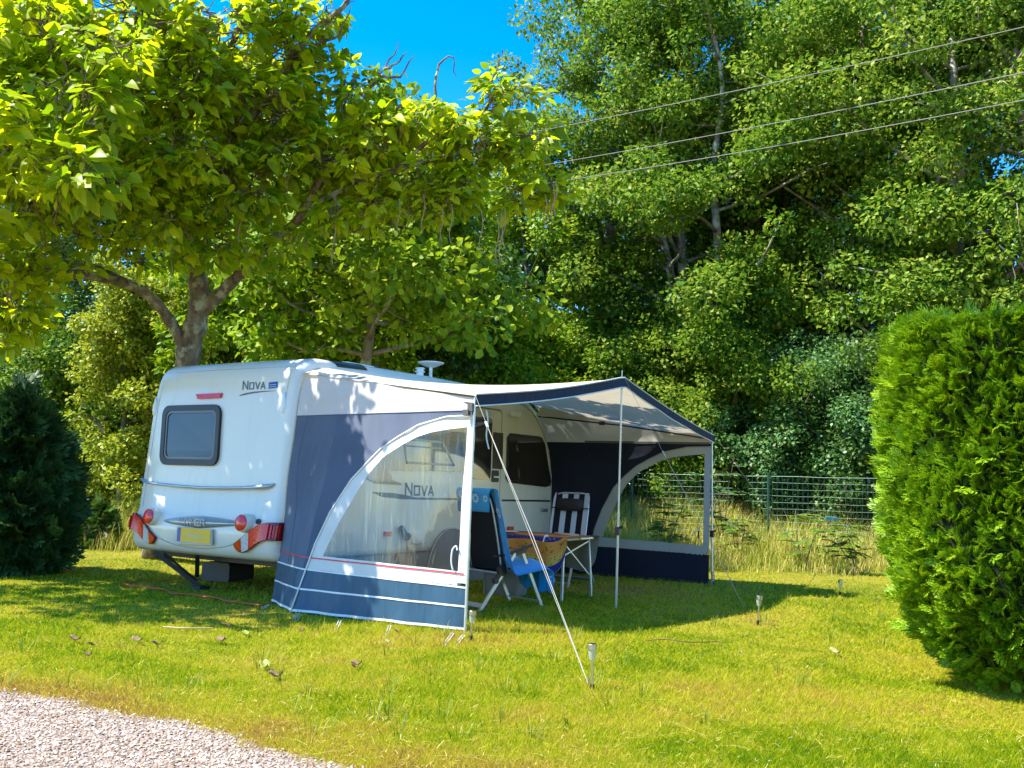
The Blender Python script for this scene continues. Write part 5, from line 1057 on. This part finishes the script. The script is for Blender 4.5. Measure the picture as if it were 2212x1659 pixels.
# ---- robinia saplings with feather leaves, standing in the meadow
def sapling(name, label, p, h, n, seed, leafm=blue_leaf):
    rng = np.random.default_rng(seed); t_ = thing(name, label, 'sapling', p, 0); st = MB(); T, D, Nn, S = [], [], [], []
    ns = 3
    for s in range(ns):
        tip = V(rng.normal(0,.28)*h, rng.normal(0,.28)*h, h*rng.uniform(.75,1)); stem = smooth_line([V(0,0,0), tip*.5+V(rng.normal(0,.05),0,.06), tip], 5); st.tube(stem, [.012*(1-.7*i/len(stem)) for i in range(len(stem))], 5)
        for k in range(n):
            s0 = stem[int(rng.uniform(.3,1)*(len(stem)-1))]; a = rng.uniform(0,2*PI); L_ = rng.uniform(.22,.42); d = np.array([math.cos(a), math.sin(a), rng.uniform(-.1,.5)]); d /= np.linalg.norm(d); sd = np.cross(d,[0,0,1]); sd /= np.linalg.norm(sd)
            st.tube([s0, s0+Vector(d)*L_], [.004,.002], 4)
            for j in range(9):
                u = .2+.8*j/9; q = np.array(s0)+d*L_*u-np.array([0,0,.22*L_*u*u])
                for e in (-1,1): T.append(q); D.append(sd*e+d*.35+np.array([0,0,-.1])); Nn.append(np.array([rng.normal(0,.25),rng.normal(0,.25),1])); S.append(rng.uniform(.07,.11))
    st.build('stem', bark_oak, t_); T, D, Nn, S = map(np.array, (T,D,Nn,S)); link_mesh('foliage', scatter_mesh('foliage', SMALL, SMALLF, T, frames(D, Nn, S), leafm), t_)
yg = leafmat('young_robinia', [(.06,.16,.02),(.13,.26,.03),(.24,.36,.04),(.34,.40,.05)], .4)
sapling('robinia_sapling', 'feathery robinia sapling seen through the far awning window', spot(1425,17.2), 1.35, 11, 1, yg)
sapling('robinia_sapling', 'small robinia sapling in the dry grass left of the fence post', spot(1600,16.8), .95, 7, 2, yg)
sapling('robinia_sapling', 'yellow green robinia sapling in front of the fence wires right of the post', spot(1735,16.2), 1.05, 7, 3, yg)
sapling('robinia_sapling', 'low robinia sapling beside the clipped hedge', spot(1850,15.5), .85, 9, 4, yg)
sapling('robinia_sapling', 'feathery robinia growing through the fence behind the far corner pole', spot(1570,18.8), 1.9, 12, 5, blue_leaf)

# ================================================================ FENCE, POWER LINES, SMALL THINGS
green_paint = paint('green_fence_paint', (.012,.06,.04), .45); wire_m = paint('green_wire', (.04,.10,.075), .45, .3)
def fence(label, a, c, h, posts, zoff=0.):
    a, c = Vector(a), Vector(c); a.z = c.z = 0; t_ = thing('wire_fence', label, 'fence', a); L_ = (c-a).length; d = (c-a).normalized(); b = MB(); nz_ = int(h/.125)
    for k in range(nz_+1):
        z = h-.125*k; 
        if z < .05: break
        b.tube([d*(.5*i)+V(0,0,z+.006*math.sin(i*2.1+k)) for i in range(int(L_/.5)+1)], .0017 if k else .0032, 3, False)
    for i in range(int(L_/.10)): b.bar(d*(.10*i)+V(0,0,.05), d*(.10*i+.004*math.sin(i))+V(0,0,h), .0046, .0046)
    b.build('wire_mesh', wire_m, t_)
    for f in posts:
        b = MB(); b.tube([d*L_*f+V(0,-.03,-.1), d*L_*f+V(0,-.03,h+.04)], .026, 8); b.lathe(d*L_*f+V(0,-.03,h+.04), [(.028,0),(.028,.01),(.0,.02)], 8); b.build('post', green_paint, t_)
pp = at(1660,1205,18.5); pq = at(1365,1160,20.2); dv = Vector((pp.x-pq.x, pp.y-pq.y, 0))
A_ = Vector((pp.x,pp.y,0)); B_ = Vector((pq.x,pq.y,0)); st_ = A_-B_
fence('green wire mesh fence on thin posts crossing the dry meadow', B_-st_, A_+st_*1.6, 1.58, (.003, 1/3.6, 2/3.6, 3/3.6))
fl0, fl1 = spot(120,26), spot(420,25)
fence('green wire fence far off between the conifer and the caravan', fl0, fl1, 1.5, (.05,.5,.95))
wire_pl = paint('power_line_grey', (.24,.22,.20), .6)
for (x0,y0,x1,y1), lb in zip(((1100,295,2212,62),(1240,345,2212,160),(1250,385,2212,220)), ('overhead power line crossing in front of the oaks, uppermost of three','overhead power line crossing in front of the oaks, middle one of three','overhead power line crossing in front of the oaks, lowest of three')):
    a, c = at(x0,y0,17.5), at(x1,y1,13.0); d = c-a; e0, e1 = a-d*1.0, c+d*.8; ln = [e0.lerp(e1, i/40)-V(0,0,.25*math.sin(PI*i/40)-.22) for i in range(41)]
    b = MB(); b.tube(ln, .0068, 6); tag(b.build('power_line', wire_pl), lb, 'power line', 'overhead power lines')
p = at(1797,1121,16.5); b = MB(); b.slab(rrect(-.10,.10,-.03,.03,.02), lambda x,z,h: V(x,h,z+.01*x), .04); o = fix(b.build('plastic_tag', paint('teal_plastic', (.05,.25,.30), .4))); o.location = p; o.rotation_euler = (.2,.1,.4); tag(o, 'small teal plastic scrap caught in the tall dry grass', 'scrap')
